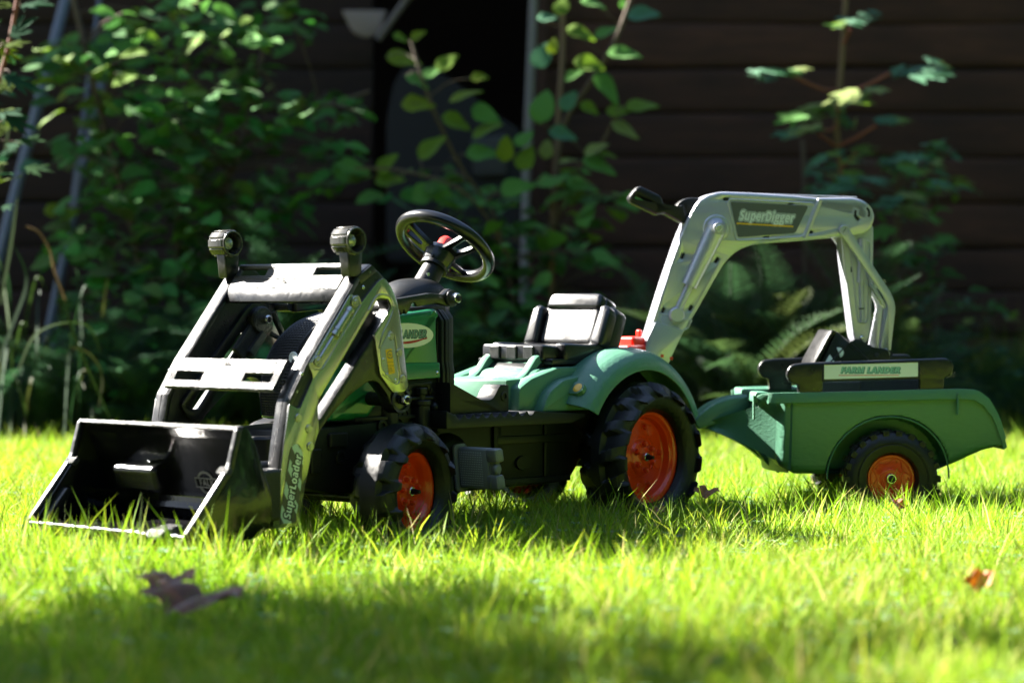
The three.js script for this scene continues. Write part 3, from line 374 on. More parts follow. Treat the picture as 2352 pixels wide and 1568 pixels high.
    part(arm, 'screw', tf(merge([cyl(0.005, 0.004, 16), tf(ring(0.002, 0.0035, 0.003, 6), [0, 0, -0.001])]), [-0.222, 0.39, s * 0.159]), M.steel);
    // lower pivot with spokes and nut
    const pv = [ring(0.02, 0.0265, 0.03)]; for (let i = 0; i < 6; i++) pv.push(tf(rbx(0.02, 0.003, 0.02, 0.001), [0.0125 * Math.cos(i * PI / 3), 0.0125 * Math.sin(i * PI / 3), 0], [0, 0, 0])); const sp = []; for (let i = 0; i < 6; i++) sp.push(tf(tf(rbx(0.018, 0.0026, 0.022, 0.001), [0.0125, 0, 0]), [0, 0, 0], [0, 0, i * PI / 3]));
    part(arm, 'pivot_boss', tf(merge([ring(0.0205, 0.0275, 0.034), tf(cyl(0.021, 0.012), [0, 0, -s * 0.01]), cyl(0.009, 0.034), ...sp]), [-0.0145, 0.32, s * 0.178]), M.gloss);
    part(arm, 'pivot_nut', tf(merge([hex(0.0105, 0.014), tf(ring(0.004, 0.009, 0.003), [0, 0, s * 0.008])]), [-0.0145, 0.32, s * 0.202]), M.steel);
    part(arm, 'pivot_cap', tf(cyl(0.0056, 0.014, 16), [-0.0145, 0.32, s * 0.212]), M.satin);
    part(arm, 'pivot_stub', bar(V(-0.014, 0.32, s * 0.09), V(-0.014, 0.32, s * 0.165), 0.014), M.satin);
    // inner guide rail and hinge seen on the inside face
    part(arm, 'guide_rail', merge([...(s > 0 ? [] : [1]).map(() => ext([[-0.285, 0.292], [-0.295, 0.31], [-0.118, 0.5], [-0.075, 0.53], [-0.05, 0.51], [-0.06, 0.47], [-0.09, 0.45], [-0.24, 0.278], [-0.262, 0.272]], ...Z(0.152, 0.161), { r: 0.008, b: 0.002, holes: [[[-0.268, 0.299], [-0.255, 0.32], [-0.13, 0.455], [-0.118, 0.447], [-0.246, 0.299]]], hr: 0.006 })), tf(cyl(0.03, 0.02, 30, 0.004), [-0.082, 0.478, s * 0.148]), tf(rbx(0.1, 0.034, 0.014, 0.005), [-0.112, 0.445, s * 0.15], [0, 0, 0.83]), tf(rbx(0.06, 0.02, 0.02, 0.004), [-0.098, 0.43, s * 0.145], [0, 0, 0.83]), bar(V(-0.045, 0.495, s * 0.15), V(0.02, 0.36, s * 0.13), 0.007), bar(V(-0.05, 0.45, s * 0.15), V(0.0, 0.42, s * 0.12), 0.005)]), M.gloss);
    part(arm, 'hinge_bolt', tf(merge([cyl(0.009, 0.012, 20), tf(ring(0.005, 0.0085, 0.003), [0, 0, -s * 0.007])]), [-0.076, 0.48, s * 0.134]), M.steel);
    part(arm, 'hinge_cap', tf(cyl(0.006, 0.016, 16), [-0.076, 0.48, s * 0.132]), M.satin);
  }
  // crossbars: a tilted plate with two windows, a raised rib and a rolled lower edge
  const cross = (y0, pts, wins) => {
    // pts: rear/top point A, front/low point B, of the plate in x,y ; lip height
    const [A, B, lip, thick] = pts, L = Math.hypot(A[0] - B[0], A[1] - B[1]), an = Math.atan2(A[1] - B[1], A[0] - B[0]);
    const cb = sub(tractor, 'crossbar');
    const W = 0.159;
    const q = (f, up) => V(lerp(B[0], A[0], f) - Math.sin(an) * up, lerp(B[1], A[1], f) + Math.cos(an) * up, 0), list = [];
    // strips butted round the two windows: wins = [[z0, z1, f0, f1], ...] share f0, f1
    const slab = (z0, z1, f0, f1) => { const c = q((f0 + f1) / 2, -thick / 2); list.push(tf(rbx((f1 - f0) * L, thick, z1 - z0, 0.0012), [c.x, c.y, (z0 + z1) / 2], [0, 0, 0])); const g = list[list.length - 1]; g.translate(-c.x, -c.y, 0); g.rotateZ(an); g.translate(c.x, c.y, 0); };
    const [f0, f1] = [wins[0][2], wins[0][3]]; slab(-W, W, 0, f0); slab(-W, W, f1, 1); let zz = -W; for (const w of wins) { slab(zz, w[0], f0, f1); zz = w[1]; } slab(zz, W, f0, f1);
    const rod = (f, up, r, za = -W, zb = W) => bar(q(f, up).setZ(za), q(f, up).setZ(zb), r, r, 12);
    return { cb, list, q, rod, an, L, W };
  };
  { // upper one
    const L = 0.061, k = cross(0, [[-0.125, 0.592], [-0.162, 0.543], 0.026, 0.008], [[-0.15, -0.07, 0.56, 0.87], [0.07, 0.15, 0.56, 0.87]]);
    k.list.push(ext([[-0.162, 0.542], [-0.168, 0.517], [-0.155, 0.513], [-0.15, 0.54]], -0.158, 0.158, { r: 0.002, b: 0.0015 }), k.rod(0.95, -0.003, 0.0062), ...[[0.06, 0.06], [0.42, 0.42]].map(([f]) => k.rod(f, 0.0, 0.0018, -0.14, 0.13)), k.rod(0.5, 0, 0.0014));
    k.list.push(tf(lat([[0, 0], [0.007, 0], [0.006, 0.0015], [0.003, 0.001], [0, 0.0026]], 16), k.q(0.24, 0).toArray(), [0, -PI / 2, -(PI / 2 - k.an) + 0]));
    part(k.cb, 'crossbar_plate', merge(k.list), M.gloss);
  }
  { // lower one
    const L = 0.062, k = cross(0, [[-0.299, 0.4025], [-0.333, 0.352], 0.026, 0.008], [[-0.14, -0.06, 0.2, 0.54], [0.06, 0.14, 0.2, 0.54]]);
    k.list.push(k.rod(0.02, -0.0055, 0.0072), ...[0.62, 0.94].map((f) => k.rod(f, 0.0, 0.0016, -0.138, 0.138)), k.rod(1, -0.004, 0.004));
    k.list.push(tf(lat([[0, 0], [0.0085, 0], [0.0085, 0.0015], [0.006, 0.001], [0, 0.001]], 16), k.q(0.78, 0).toArray(), [0, -PI / 2, -0.6]));
    for (const z of [-0.062, 0.06]) k.list.push(tf(ring(0.003, 0.0076, 0.0012), [k.q(0.02, -0.0055).x, k.q(0.02, -0.0055).y, z]));
    part(k.cb, 'crossbar_plate', merge(k.list), M.gloss);
  }
  // work lamps on posts at the top of the arms
  for (const s of [1, -1]) {
    const lp = sub(tractor, 'work_lamp'); lp.position.set(-0.142, 0.566, s * 0.179);
    part(lp, 'lamp_post', tf(ext([[-0.016, 0], [-0.0225, 0.05], [0.0195, 0.05], [0.0165, 0.006], [0.014, 0]], -0.0135, 0.0135, { r: 0.003, b: 0.004 }), [0, 0, 0]), M.gloss);
    const shell = lat([[0.0005, -0.022], [0.022, -0.022], [0.0275, -0.0195], [0.0295, -0.014], [0.0295, 0.0215], [0.0285, 0.0225], [0.0255, 0.0225], [0.0245, 0.021], [0.024, -0.004], [0.012, -0.006], [0.0005, -0.006]], 48);
    const fl = []; for (let i = 0; i < 9; i++) { const a = i / 9 * 2 * PI + 0.35; fl.push(tf(tf(ext([[0.0285, -0.0085], [0.0285, 0.0085], [0.0312, 0.0075], [0.0312, -0.0075]], -0.0175, 0.0175, { r: 0.001, b: 0.0008 })), [0, 0, 0], [0, 0, a])); }
    const o = part(lp, 'lamp_housing', merge([shell, ...fl]), M.chrome); o.position.set(-0.008, 0.071, -0.002); o.scale.set(0.9, 0.9, 1.18);
    const r = part(lp, 'reflector_cup', tf(lat([[0.0005, 0.0], [0.004, 0.0], [0.009, 0.008], [0.0105, 0.012], [0.0115, 0.012], [0.011, -0.006]], 28), [-0.008, 0.071, -0.002]), M.steel); r.userData.label = 'small bright reflector cup inside the lamp';
  }
  // bucket
  const bk = sub(tractor, 'bucket');
  const outer = [[-0.4935, 0.2835, 0.006], [-0.47, 0.288, 0.01], [-0.45, 0.262, 0.02], [-0.425, 0.2, 0.03], [-0.402, 0.15, 0.02], [-0.402, 0.1, 0.02], [-0.44, 0.074, 0.02], [-0.605, 0.066, 0.004], [-0.619, 0.092, 0.002], [-0.608, 0.091, 0.002], [-0.462, 0.092, 0.02], [-0.43, 0.112, 0.02], [-0.424, 0.142, 0.01], [-0.446, 0.198, 0.03], [-0.474, 0.258, 0.02], [-0.4855, 0.272, 0.004]];
  part(bk, 'bucket_shell', ext(outer, -0.226, 0.226, { b: 0.003, bs: 3 }), M.tub);
  const side = [[-0.493, 0.2835, 0.006], [-0.514, 0.214, 0.008], [-0.619, 0.094, 0.003], [-0.606, 0.067, 0.004], [-0.44, 0.075, 0.02], [-0.403, 0.1, 0.02], [-0.403, 0.15, 0.02], [-0.45, 0.262, 0.02], [-0.47, 0.287, 0.01]];
  for (const s of [1, -1]) {
    part(bk, 'bucket_cheek', ext(side, s > 0 ? 0.223 : -0.229, s > 0 ? 0.229 : -0.223, { b: 0.0015 }), M.tub);
    part(bk, 'cheek_flange', merge([ext([[-0.494, 0.284, 0.006], [-0.516, 0.213, 0.01], [-0.62, 0.0955, 0.003], [-0.613, 0.082, 0.003], [-0.505, 0.204, 0.01], [-0.484, 0.277, 0.008]], s > 0 ? 0.2215 : -0.2355, s > 0 ? 0.2355 : -0.2215, { b: 0.003, bs: 3 }), ext([[-0.6, 0.094], [-0.545, 0.155], [-0.535, 0.15], [-0.56, 0.094]], s > 0 ? 0.2 : -0.225, s > 0 ? 0.225 : -0.2, { r: 0.004, b: 0.002 }), tf(rbx(0.016, 0.012, 0.03, 0.003), [-0.517, 0.204, s * 0.222], [0, 0, 0.8])]), M.gloss);
    part(bk, 'corner_rib', tf(ext([[-0.61, 0.094], [-0.48, 0.094], [-0.455, 0.13], [-0.49, 0.21], [-0.515, 0.208]], s > 0 ? 0.216 : -0.224, s > 0 ? 0.224 : -0.216, { r: 0.01, b: 0.002 })), M.tub);
  }
  part(bk, 'bucket_lip', merge([tf(rbx(0.016, 0.009, 0.466, 0.0042, 3), [-0.486, 0.2815, 0], [0, 0, -0.1]), ]), M.gloss); part(bk, 'cutting_edge', tf(rbx(0.04, 0.006, 0.45, 0.002), [-0.6, 0.0905, 0], [0, 0, 0.02]), M.tub);
  part(bk, 'centre_bump', merge([tf(rbx(0.05, 0.055, 0.13, 0.012, 3), [-0.452, 0.178, -0.085], [0, 0, 0.3]), tf(rbx(0.05, 0.008, 0.012, 0.003), [-0.47, 0.21, -0.02])]), M.tub);
  part(bk, 'floor_hump', merge([tf(rbx(0.06, 0.02, 0.05, 0.009, 3), [-0.6, 0.094, 0.155], [0, 0, 0.15]), tf(ring(0.004, 0.007, 0.004), [-0.6, 0.105, 0.18], [PI / 2, 0, 0])]), M.gloss);
  { // raised maker's emblem on the back wall
    const t = new TextGeometry('FALK', { font: droid, size: 0.0125, depth: 0.0018, curveSegments: 4, bevelEnabled: false }); t.computeBoundingBox(); t.translate(-t.boundingBox.max.x / 2, -0.00625, 0);
    const ar = (a0, a1) => { const sh = new THREE.Shape(); sh.absarc(0, 0, 0.0245, a0, a1, false); sh.absarc(0, 0, 0.0195, a1, a0, true); sh.closePath(); return new THREE.ExtrudeGeometry(sh, { depth: 0.002, bevelEnabled: false, curveSegments: 20 }); };
    const fr = new THREE.Shape(); fr.moveTo(-0.031, -0.0105); fr.lineTo(0.031, -0.0105); fr.lineTo(0.031, 0.0105); fr.lineTo(-0.031, 0.0105); fr.closePath(); const h = new THREE.Path(); h.moveTo(-0.0285, -0.008); h.lineTo(-0.0285, 0.008); h.lineTo(0.0285, 0.008); h.lineTo(0.0285, -0.008); h.closePath(); fr.holes.push(h);
    const e = merge([t, ar(0.45, PI - 0.45), ar(PI + 0.45, 2 * PI - 0.45), new THREE.ExtrudeGeometry(fr, { depth: 0.0024, bevelEnabled: false })]);
    const m = part(bk, 'raised_emblem', e, M.emblem); m.position.set(-0.4375, 0.172, 0.085); m.rotation.set(0, -PI / 2, 0); m.rotation.order = 'YXZ'; m.rotation.x = 0.32;
  }
  part(tractor, 'bucket_mount', merge([...[1, -1].flatMap((s) => [tf(rbx(0.07, 0.1, 0.05, 0.008), [-0.385, 0.15, s * 0.176]), bar(V(-0.4, 0.2, s * 0.15), V(-0.34, 0.2, s * 0.15), 0.012)]), bar(V(-0.37, 0.16, -0.17), V(-0.37, 0.16, 0.17), 0.012)]), M.gloss);
  part(tractor, 'front_weight', tf(cyl(0.05, 0.1, 36, 0.006), [-0.215, 0.2, 0], [PI / 2, 0, 0]), M.satin);
}
// ================= toy excavator arm on the hitch =================
const digger = thing('toy_excavator', 'silver toy excavator arm standing behind the tractor seat, its black scoop in the trailer', 'toy excavator');
digger.position.set(0.323, 0, -5.73); digger.rotation.y = 6 * PI / 180;
{
  const hull = [[0.0, 0.39], [-0.012, 0.41], [0.033, 0.556, 0.05], [0.074, 0.673, 0.03], [0.094, 0.718, 0.025], [0.112, 0.752, 0.025], [0.138, 0.771, 0.025], [0.17, 0.7785, 0.025], [0.246, 0.776], [0.345, 0.77], [0.405, 0.765], [0.49, 0.766, 0.01], [0.517, 0.76, 0.02], [0.538, 0.744, 0.02], [0.546, 0.72, 0.02], [0.538, 0.695, 0.02], [0.52, 0.68, 0.015], [0.5, 0.674], [0.458, 0.671], [0.372, 0.663], [0.279, 0.657], [0.24, 0.651, 0.03], [0.207, 0.636, 0.03], [0.18, 0.61, 0.03], [0.148, 0.556], [0.115, 0.498], [0.079, 0.44], [0.047, 0.38], [0.02, 0.33], [-0.03, 0.33]];
  const arcSlot = (a0, a1) => { const p = new THREE.Path(); p.absarc(0.5145, 0.728, 0.0195, a0, a1, false); p.absarc(0.5145, 0.728, 0.0145, a1, a0, true); p.closePath(); return p; };
  const key = (x, y, a, w = 0.0125, h = 0.0048) => { const c = Math.cos(a), s = Math.sin(a); return [[-w / 2, -h / 2], [w / 2, -h / 2], [w / 2, h / 2], [-w / 2, h / 2]].map(([u, v]) => [x + u * c - v * s, y + u * s + v * c]); };
  const holes = [key(0.1835, 0.7605, 0), key(0.3405, 0.7525, -0.03), key(0.387, 0.6825, 0.05), key(0.281, 0.6685, 0.08), key(0.0785, 0.625, 1.2), key(0.1605, 0.615, 1.05), key(0.0315, 0.496, 1.2), key(0.098, 0.5015, 1.05), arcSlot(-0.5, 0.9), arcSlot(2.7, 4.2)];
  const inset = [[0.1875, 0.7605, 0.01], [0.4, 0.7515, 0.012], [0.372, 0.672, 0.012], [0.207, 0.662, 0.01]];
  const well = [[0.09, 0.7, 0.02], [0.06, 0.6], [0.0205, 0.475, 0.012], [0.04, 0.458, 0.012], [0.08, 0.449, 0.012], [0.1, 0.49], [0.15, 0.58], [0.17, 0.63, 0.02], [0.15, 0.7, 0.03]];
  const boom = sub(digger, 'boom');
  const wall = (z0, z1) => ext(hull, z0, z1, { b: 0.005, bs: 4, holes, hr: 0.0008 });
  part(boom, 'boom_shell', merge([wall(-0.046, -0.04), ext(hull, -0.041, 0.0385, { b: 0.001 }), (() => { const g = ext(hull, 0.034, 0.046, { b: 0.0055, bs: 4, holes, hr: 0.0008 }); return g; })()]), M.digger);
  part(boom, 'slot_shade', merge([...[[0.1835, 0.7605, 0], [0.3405, 0.7525, -0.03], [0.387, 0.6825, 0.05], [0.281, 0.6685, 0.08], [0.0785, 0.625, 1.2], [0.1605, 0.615, 1.05], [0.0315, 0.496, 1.2], [0.098, 0.5015, 1.05]].map(([x, y, a]) => tf(rbx(0.0128, 0.0052, 0.003, 0.0004), [0, 0, 0]).rotateZ(a).translate(x, y, 0.0452)), ...[[-0.5, 0.9], [2.7, 4.2]].map(([a, b]) => { const p = new THREE.Shape(); p.absarc(0.5145, 0.728, 0.0197, a, b, false); p.absarc(0.5145, 0.728, 0.0143, b, a, true); p.closePath(); return ext(p, 0.043, 0.0464, { b: 0.0002, cs: 8 }); })]), M.hole);  // black inlays stand in for the shade inside the slots
  // raised rims round the well and the name plate, and the diagonal band
  const loop = (pts, z, r) => { const q = pts.map((p) => V(p[0], p[1], z)), g = []; for (let i = 0; i < q.length; i++) g.push(bar(q[i], q[(i + 1) % q.length], r, r, 8), tf(new THREE.SphereGeometry(r, 8, 6), q[i].toArray())); return merge(g); };
  const smooth = (pts, r) => round(pts, r).getPoints(5).slice(0, -1).map((p) => [p.x, p.y]);
  part(boom, 'plate_rim', loop(smooth(inset, 0.012), 0.0455, 0.0026), M.digger);
  part(boom, 'well_rim', merge([loop([[0.0205, 0.49], [0.021, 0.475], [0.03, 0.464], [0.08, 0.448], [0.092, 0.455], [0.1, 0.472]], 0.0452, 0.0018)]), M.digger);
  part(boom, 'diagonal_band', bar(V(0.4115, 0.761, 0.044), V(0.374, 0.668, 0.044), 0.0072, 0.006, 16), M.digger);
  part(boom, 'foot_sleeve', merge([ext([[-0.008, 0.426], [0.012, 0.47, 0.006], [0.083, 0.449, 0.006], [0.068, 0.42], [0.04, 0.36], [-0.02, 0.36]], -0.05, 0.0495, { r: 0.004, b: 0.004 })]), M.digger);
  for (const [x, y] of [[0.029, 0.388], [0.051, 0.382]]) part(boom, 'red_peg', tf(rbx(0.007, 0.0075, 0.006, 0.001), [x, y, 0.0482]), M.red);
  sticker(boom, 'name_plate', [[0.1935, 0.7545, 0.006], [0.3835, 0.7455, 0.008], [0.351, 0.6805, 0.006], [0.2115, 0.6695, 0.006]], 0.0472, D.digger, 0.006);
  // shoulder boss and big ram
  part(boom, 'shoulder_boss', tf(lat([[0, 0.03], [0.006, 0.03], [0.006, 0.032], [0.012, 0.031], [0.0135, 0.026], [0.018, 0.02], [0.023, 0.012], [0.0245, 0.006], [0.03, 0.005], [0.033, 0.002], [0.0335, -0.004], [0, -0.004]].reverse(), 48), [0.16, 0.691, 0.045]), M.digger);
  part(boom, 'boss_bolt', tf(merge([ring(0.003, 0.0075, 0.004, 24), cyl(0.003, 0.003)]), [0.16, 0.691, 0.0765]), M.steel);
  part(boom, 'ram_barrel', bar(V(0.157, 0.685, 0.046), V(0.094, 0.554, 0.046), 0.0245, 0.0185, 32), M.digger);
  part(boom, 'ram_rod', bar(V(0.097, 0.56, 0.047), V(0.064, 0.49, 0.047), 0.0095, 0.0095, 20), M.digger);
  part(boom, 'ram_foot', tf(cyl(0.0185, 0.02, 36, 0.003), [0.064, 0.485, 0.047]), M.digger);
  part(boom, 'top_strip', tf(rbx(0.27, 0.004, 0.07, 0.0015), [0.37, 0.7705, 0], [0, 0, -0.028]), M.digger);
  // stick
  const st = [[0.466, 0.69], [0.472, 0.62], [0.497, 0.432, 0.01], [0.505, 0.416, 0.012], [0.524, 0.413, 0.012], [0.537, 0.428, 0.012], [0.541, 0.46], [0.546, 0.64], [0.546, 0.7, 0.01], [0.51, 0.72], [0.48, 0.71]];
  const stick = sub(digger, 'stick');
  part(stick, 'stick_shell', ext(st, -0.028, 0.031, { r: 0.006, b: 0.004, bs: 3 }), M.digger);
  part(stick, 'stick_rim', loop(smooth([[0.487, 0.662], [0.509, 0.466], [0.533, 0.466], [0.539, 0.662]], 0.01), 0.031, 0.0022), M.digger);
  part(stick, 'stick_ram', merge([bar(V(0.519, 0.668, 0.031), V(0.5155, 0.562, 0.031), 0.0105, 0.0105, 20), bar(V(0.5155, 0.57, 0.031), V(0.519, 0.467, 0.031), 0.0062, 0.0062, 16)]), M.digger);
  part(stick, 'stick_slot', merge([tf(rbx(0.004, 0.013, 0.002, 0.0004), [0.492, 0.594, 0.0312]), tf(rbx(0.0125, 0.003, 0.002, 0.0004), [0.516, 0.5, 0.0368])]), M.hole);
  part(stick, 'pin', tf(merge([lat([[0.0055, -0.003], [0.0055, 0.001], [0.003, 0.0035], [0, 0.004]], 20)]), [0.518, 0.4295, 0.0325]), M.steel);
  // bent linkage
  for (const s of [1, -1]) { const z0 = s > 0 ? 0.05 : -0.058;
    const lk = sub(digger, 'link_bar');
    part(lk, 'link_strip', ext([[0.456, 0.688, 0.01], [0.462, 0.7, 0.01], [0.478, 0.698, 0.01], [0.486, 0.68], [0.585, 0.534, 0.02], [0.594, 0.505, 0.02], [0.582, 0.396, 0.008], [0.572, 0.376, 0.012], [0.556, 0.377, 0.012], [0.552, 0.392, 0.008], [0.5755, 0.505, 0.015], [0.564, 0.53, 0.015], [0.47, 0.664, 0.004], [0.46, 0.675, 0.01]], z0, z0 + 0.009, { r: 0.008, b: 0.002, holes: [disc(0.468, 0.687, 0.0075), disc(0.5665, 0.391, 0.009)], cs: 10 }), M.digger);
    for (const [x, y, r] of [[0.468, 0.687, 0.0095], [0.5665, 0.391, 0.0105]]) { part(lk, 'eye_rim', tf(ring(r, r + 0.003, 0.012, 32), [x, y, z0 + 0.0045]), M.digger); part(lk, 'eye_pin', tf(merge([cyl(r - 0.001, 0.006, 24), tf(rbx(0.003, r * 1.5, 0.003, 0.0005), [0, 0, s * 0.003], [0, 0, -0.5])]), [x, y, z0 + 0.0045]), M.hole); }
    part(lk, 'stiffener', merge([tf(rbx(0.013, 0.0015, 0.05, 0.0005), [0, 0, 0])].concat([]) && [...Array(5)].map((_, i) => tf(rbx(0.01, 0.0014, 0.012, 0.0005), [0.5745 - i * 0.0028, 0.49 - i * 0.018, z0 - s * 0.004], [0, 0, 0.7]))), M.digger);
  }
  part(digger, 'link_pin', bar(V(0.468, 0.687, -0.05), V(0.468, 0.687, 0.05), 0.006), M.digger); part(digger, 'link_spacer', merge([bar(V(0.5665, 0.391, -0.055), V(0.5665, 0.391, 0.055), 0.007), tf(ext([[0.576, 0.505], [0.563, 0.395], [0.557, 0.397], [0.57, 0.505]], 0.03, 0.05, { r: 0.001, b: 0.0008 })), ext([[0.576, 0.505], [0.54, 0.56], [0.534, 0.557], [0.57, 0.5]], 0.03, 0.05, { r: 0.001, b: 0.0008 })]), M.digger);
  // scoop
  const sc = sub(digger, 'scoop');
  const scP = [[0.392, 0.3], [0.393, 0.372, 0.01], [0.437, 0.449, 0.006], [0.449, 0.4455, 0.006], [0.475, 0.42, 0.004], [0.5, 0.43, 0.01], [0.535, 0.408, 0.01], [0.575, 0.405, 0.012], [0.58, 0.38, 0.01], [0.55, 0.3]];
  for (const z of [0.062, -0.068]) part(sc, 'scoop_cheek', ext([[0.41, 0.3], [0.409, 0.367, 0.01], [0.447, 0.4465, 0.005], [0.476, 0.42, 0.004], [0.5, 0.43, 0.01], [0.535, 0.408, 0.01], [0.575, 0.403, 0.012], [0.578, 0.38, 0.01], [0.55, 0.3]], z, z + 0.006, { b: 0.0015 }), M.gloss);
  part(sc, 'scoop_shell', merge([ext([[0.385, 0.3], [0.392, 0.371, 0.012], [0.436, 0.45, 0.006], [0.449, 0.446, 0.003], [0.441, 0.444, 0.003], [0.402, 0.369, 0.01], [0.396, 0.3]], -0.068, 0.068, { b: 0.0015 }), ext([[0.449, 0.446], [0.478, 0.421], [0.53, 0.37], [0.55, 0.3], [0.542, 0.3], [0.522, 0.368], [0.47, 0.416]], -0.064, 0.064, { b: 0.0015 }), bar(V(0.478, 0.42, 0.0665), V(0.53, 0.37, 0.0665), 0.004), bar(V(0.478, 0.42, 0.0665), V(0.42, 0.36, 0.0665), 0.003), tf(cyl(0.006, 0.004), [0.545, 0.389, 0.068]), bar(V(0.575, 0.39, -0.06), V(0.575, 0.39, 0.06), 0.012)]), M.gloss);
  const cutM = M.white;
  part(sc, 'scoop_mark', merge([ext((() => { const p = new THREE.Shape(); p.absarc(0.452, 0.395, 0.0125, 1.95, 5.1, true); p.closePath(); return p; })(), 0.0675, 0.0688, { b: 0.0003, cs: 10 }), ext([[0.4305, 0.391], [0.416, 0.367], [0.414, 0.345], [0.425, 0.332], [0.443, 0.372]], 0.0675, 0.0688, { r: 0.001, b: 0.0003 })]), cutM, 'pale cut-out marks on the black scoop');
  // control handle
  const h = sub(digger, 'control_handle');
  part(h, 'grip', ext([[-0.048, 0.764, 0.012], [-0.034, 0.783, 0.008], [-0.022, 0.7935, 0.01], [0.032, 0.768, 0.012], [0.036, 0.75], [0.066, 0.742, 0.012], [0.085, 0.752], [0.1, 0.705], [0.082, 0.703], [0.038, 0.727, 0.01], [0.022, 0.722, 0.006], [-0.042, 0.752, 0.012]], -0.024, 0.024, { r: 0.008, b: 0.007, bs: 3, holes: [[[-0.034, 0.7645], [-0.026, 0.77], [0.012, 0.7505], [0.015, 0.737], [-0.022, 0.754]]], hr: 0.006 }), M.satin);
  part(h, 'handle_root', ext([[0.06, 0.72], [0.07, 0.752, 0.02], [0.095, 0.766, 0.015], [0.125, 0.764], [0.13, 0.72]], -0.02, 0.02, { r: 0.006, b: 0.005 }), M.satin);
}
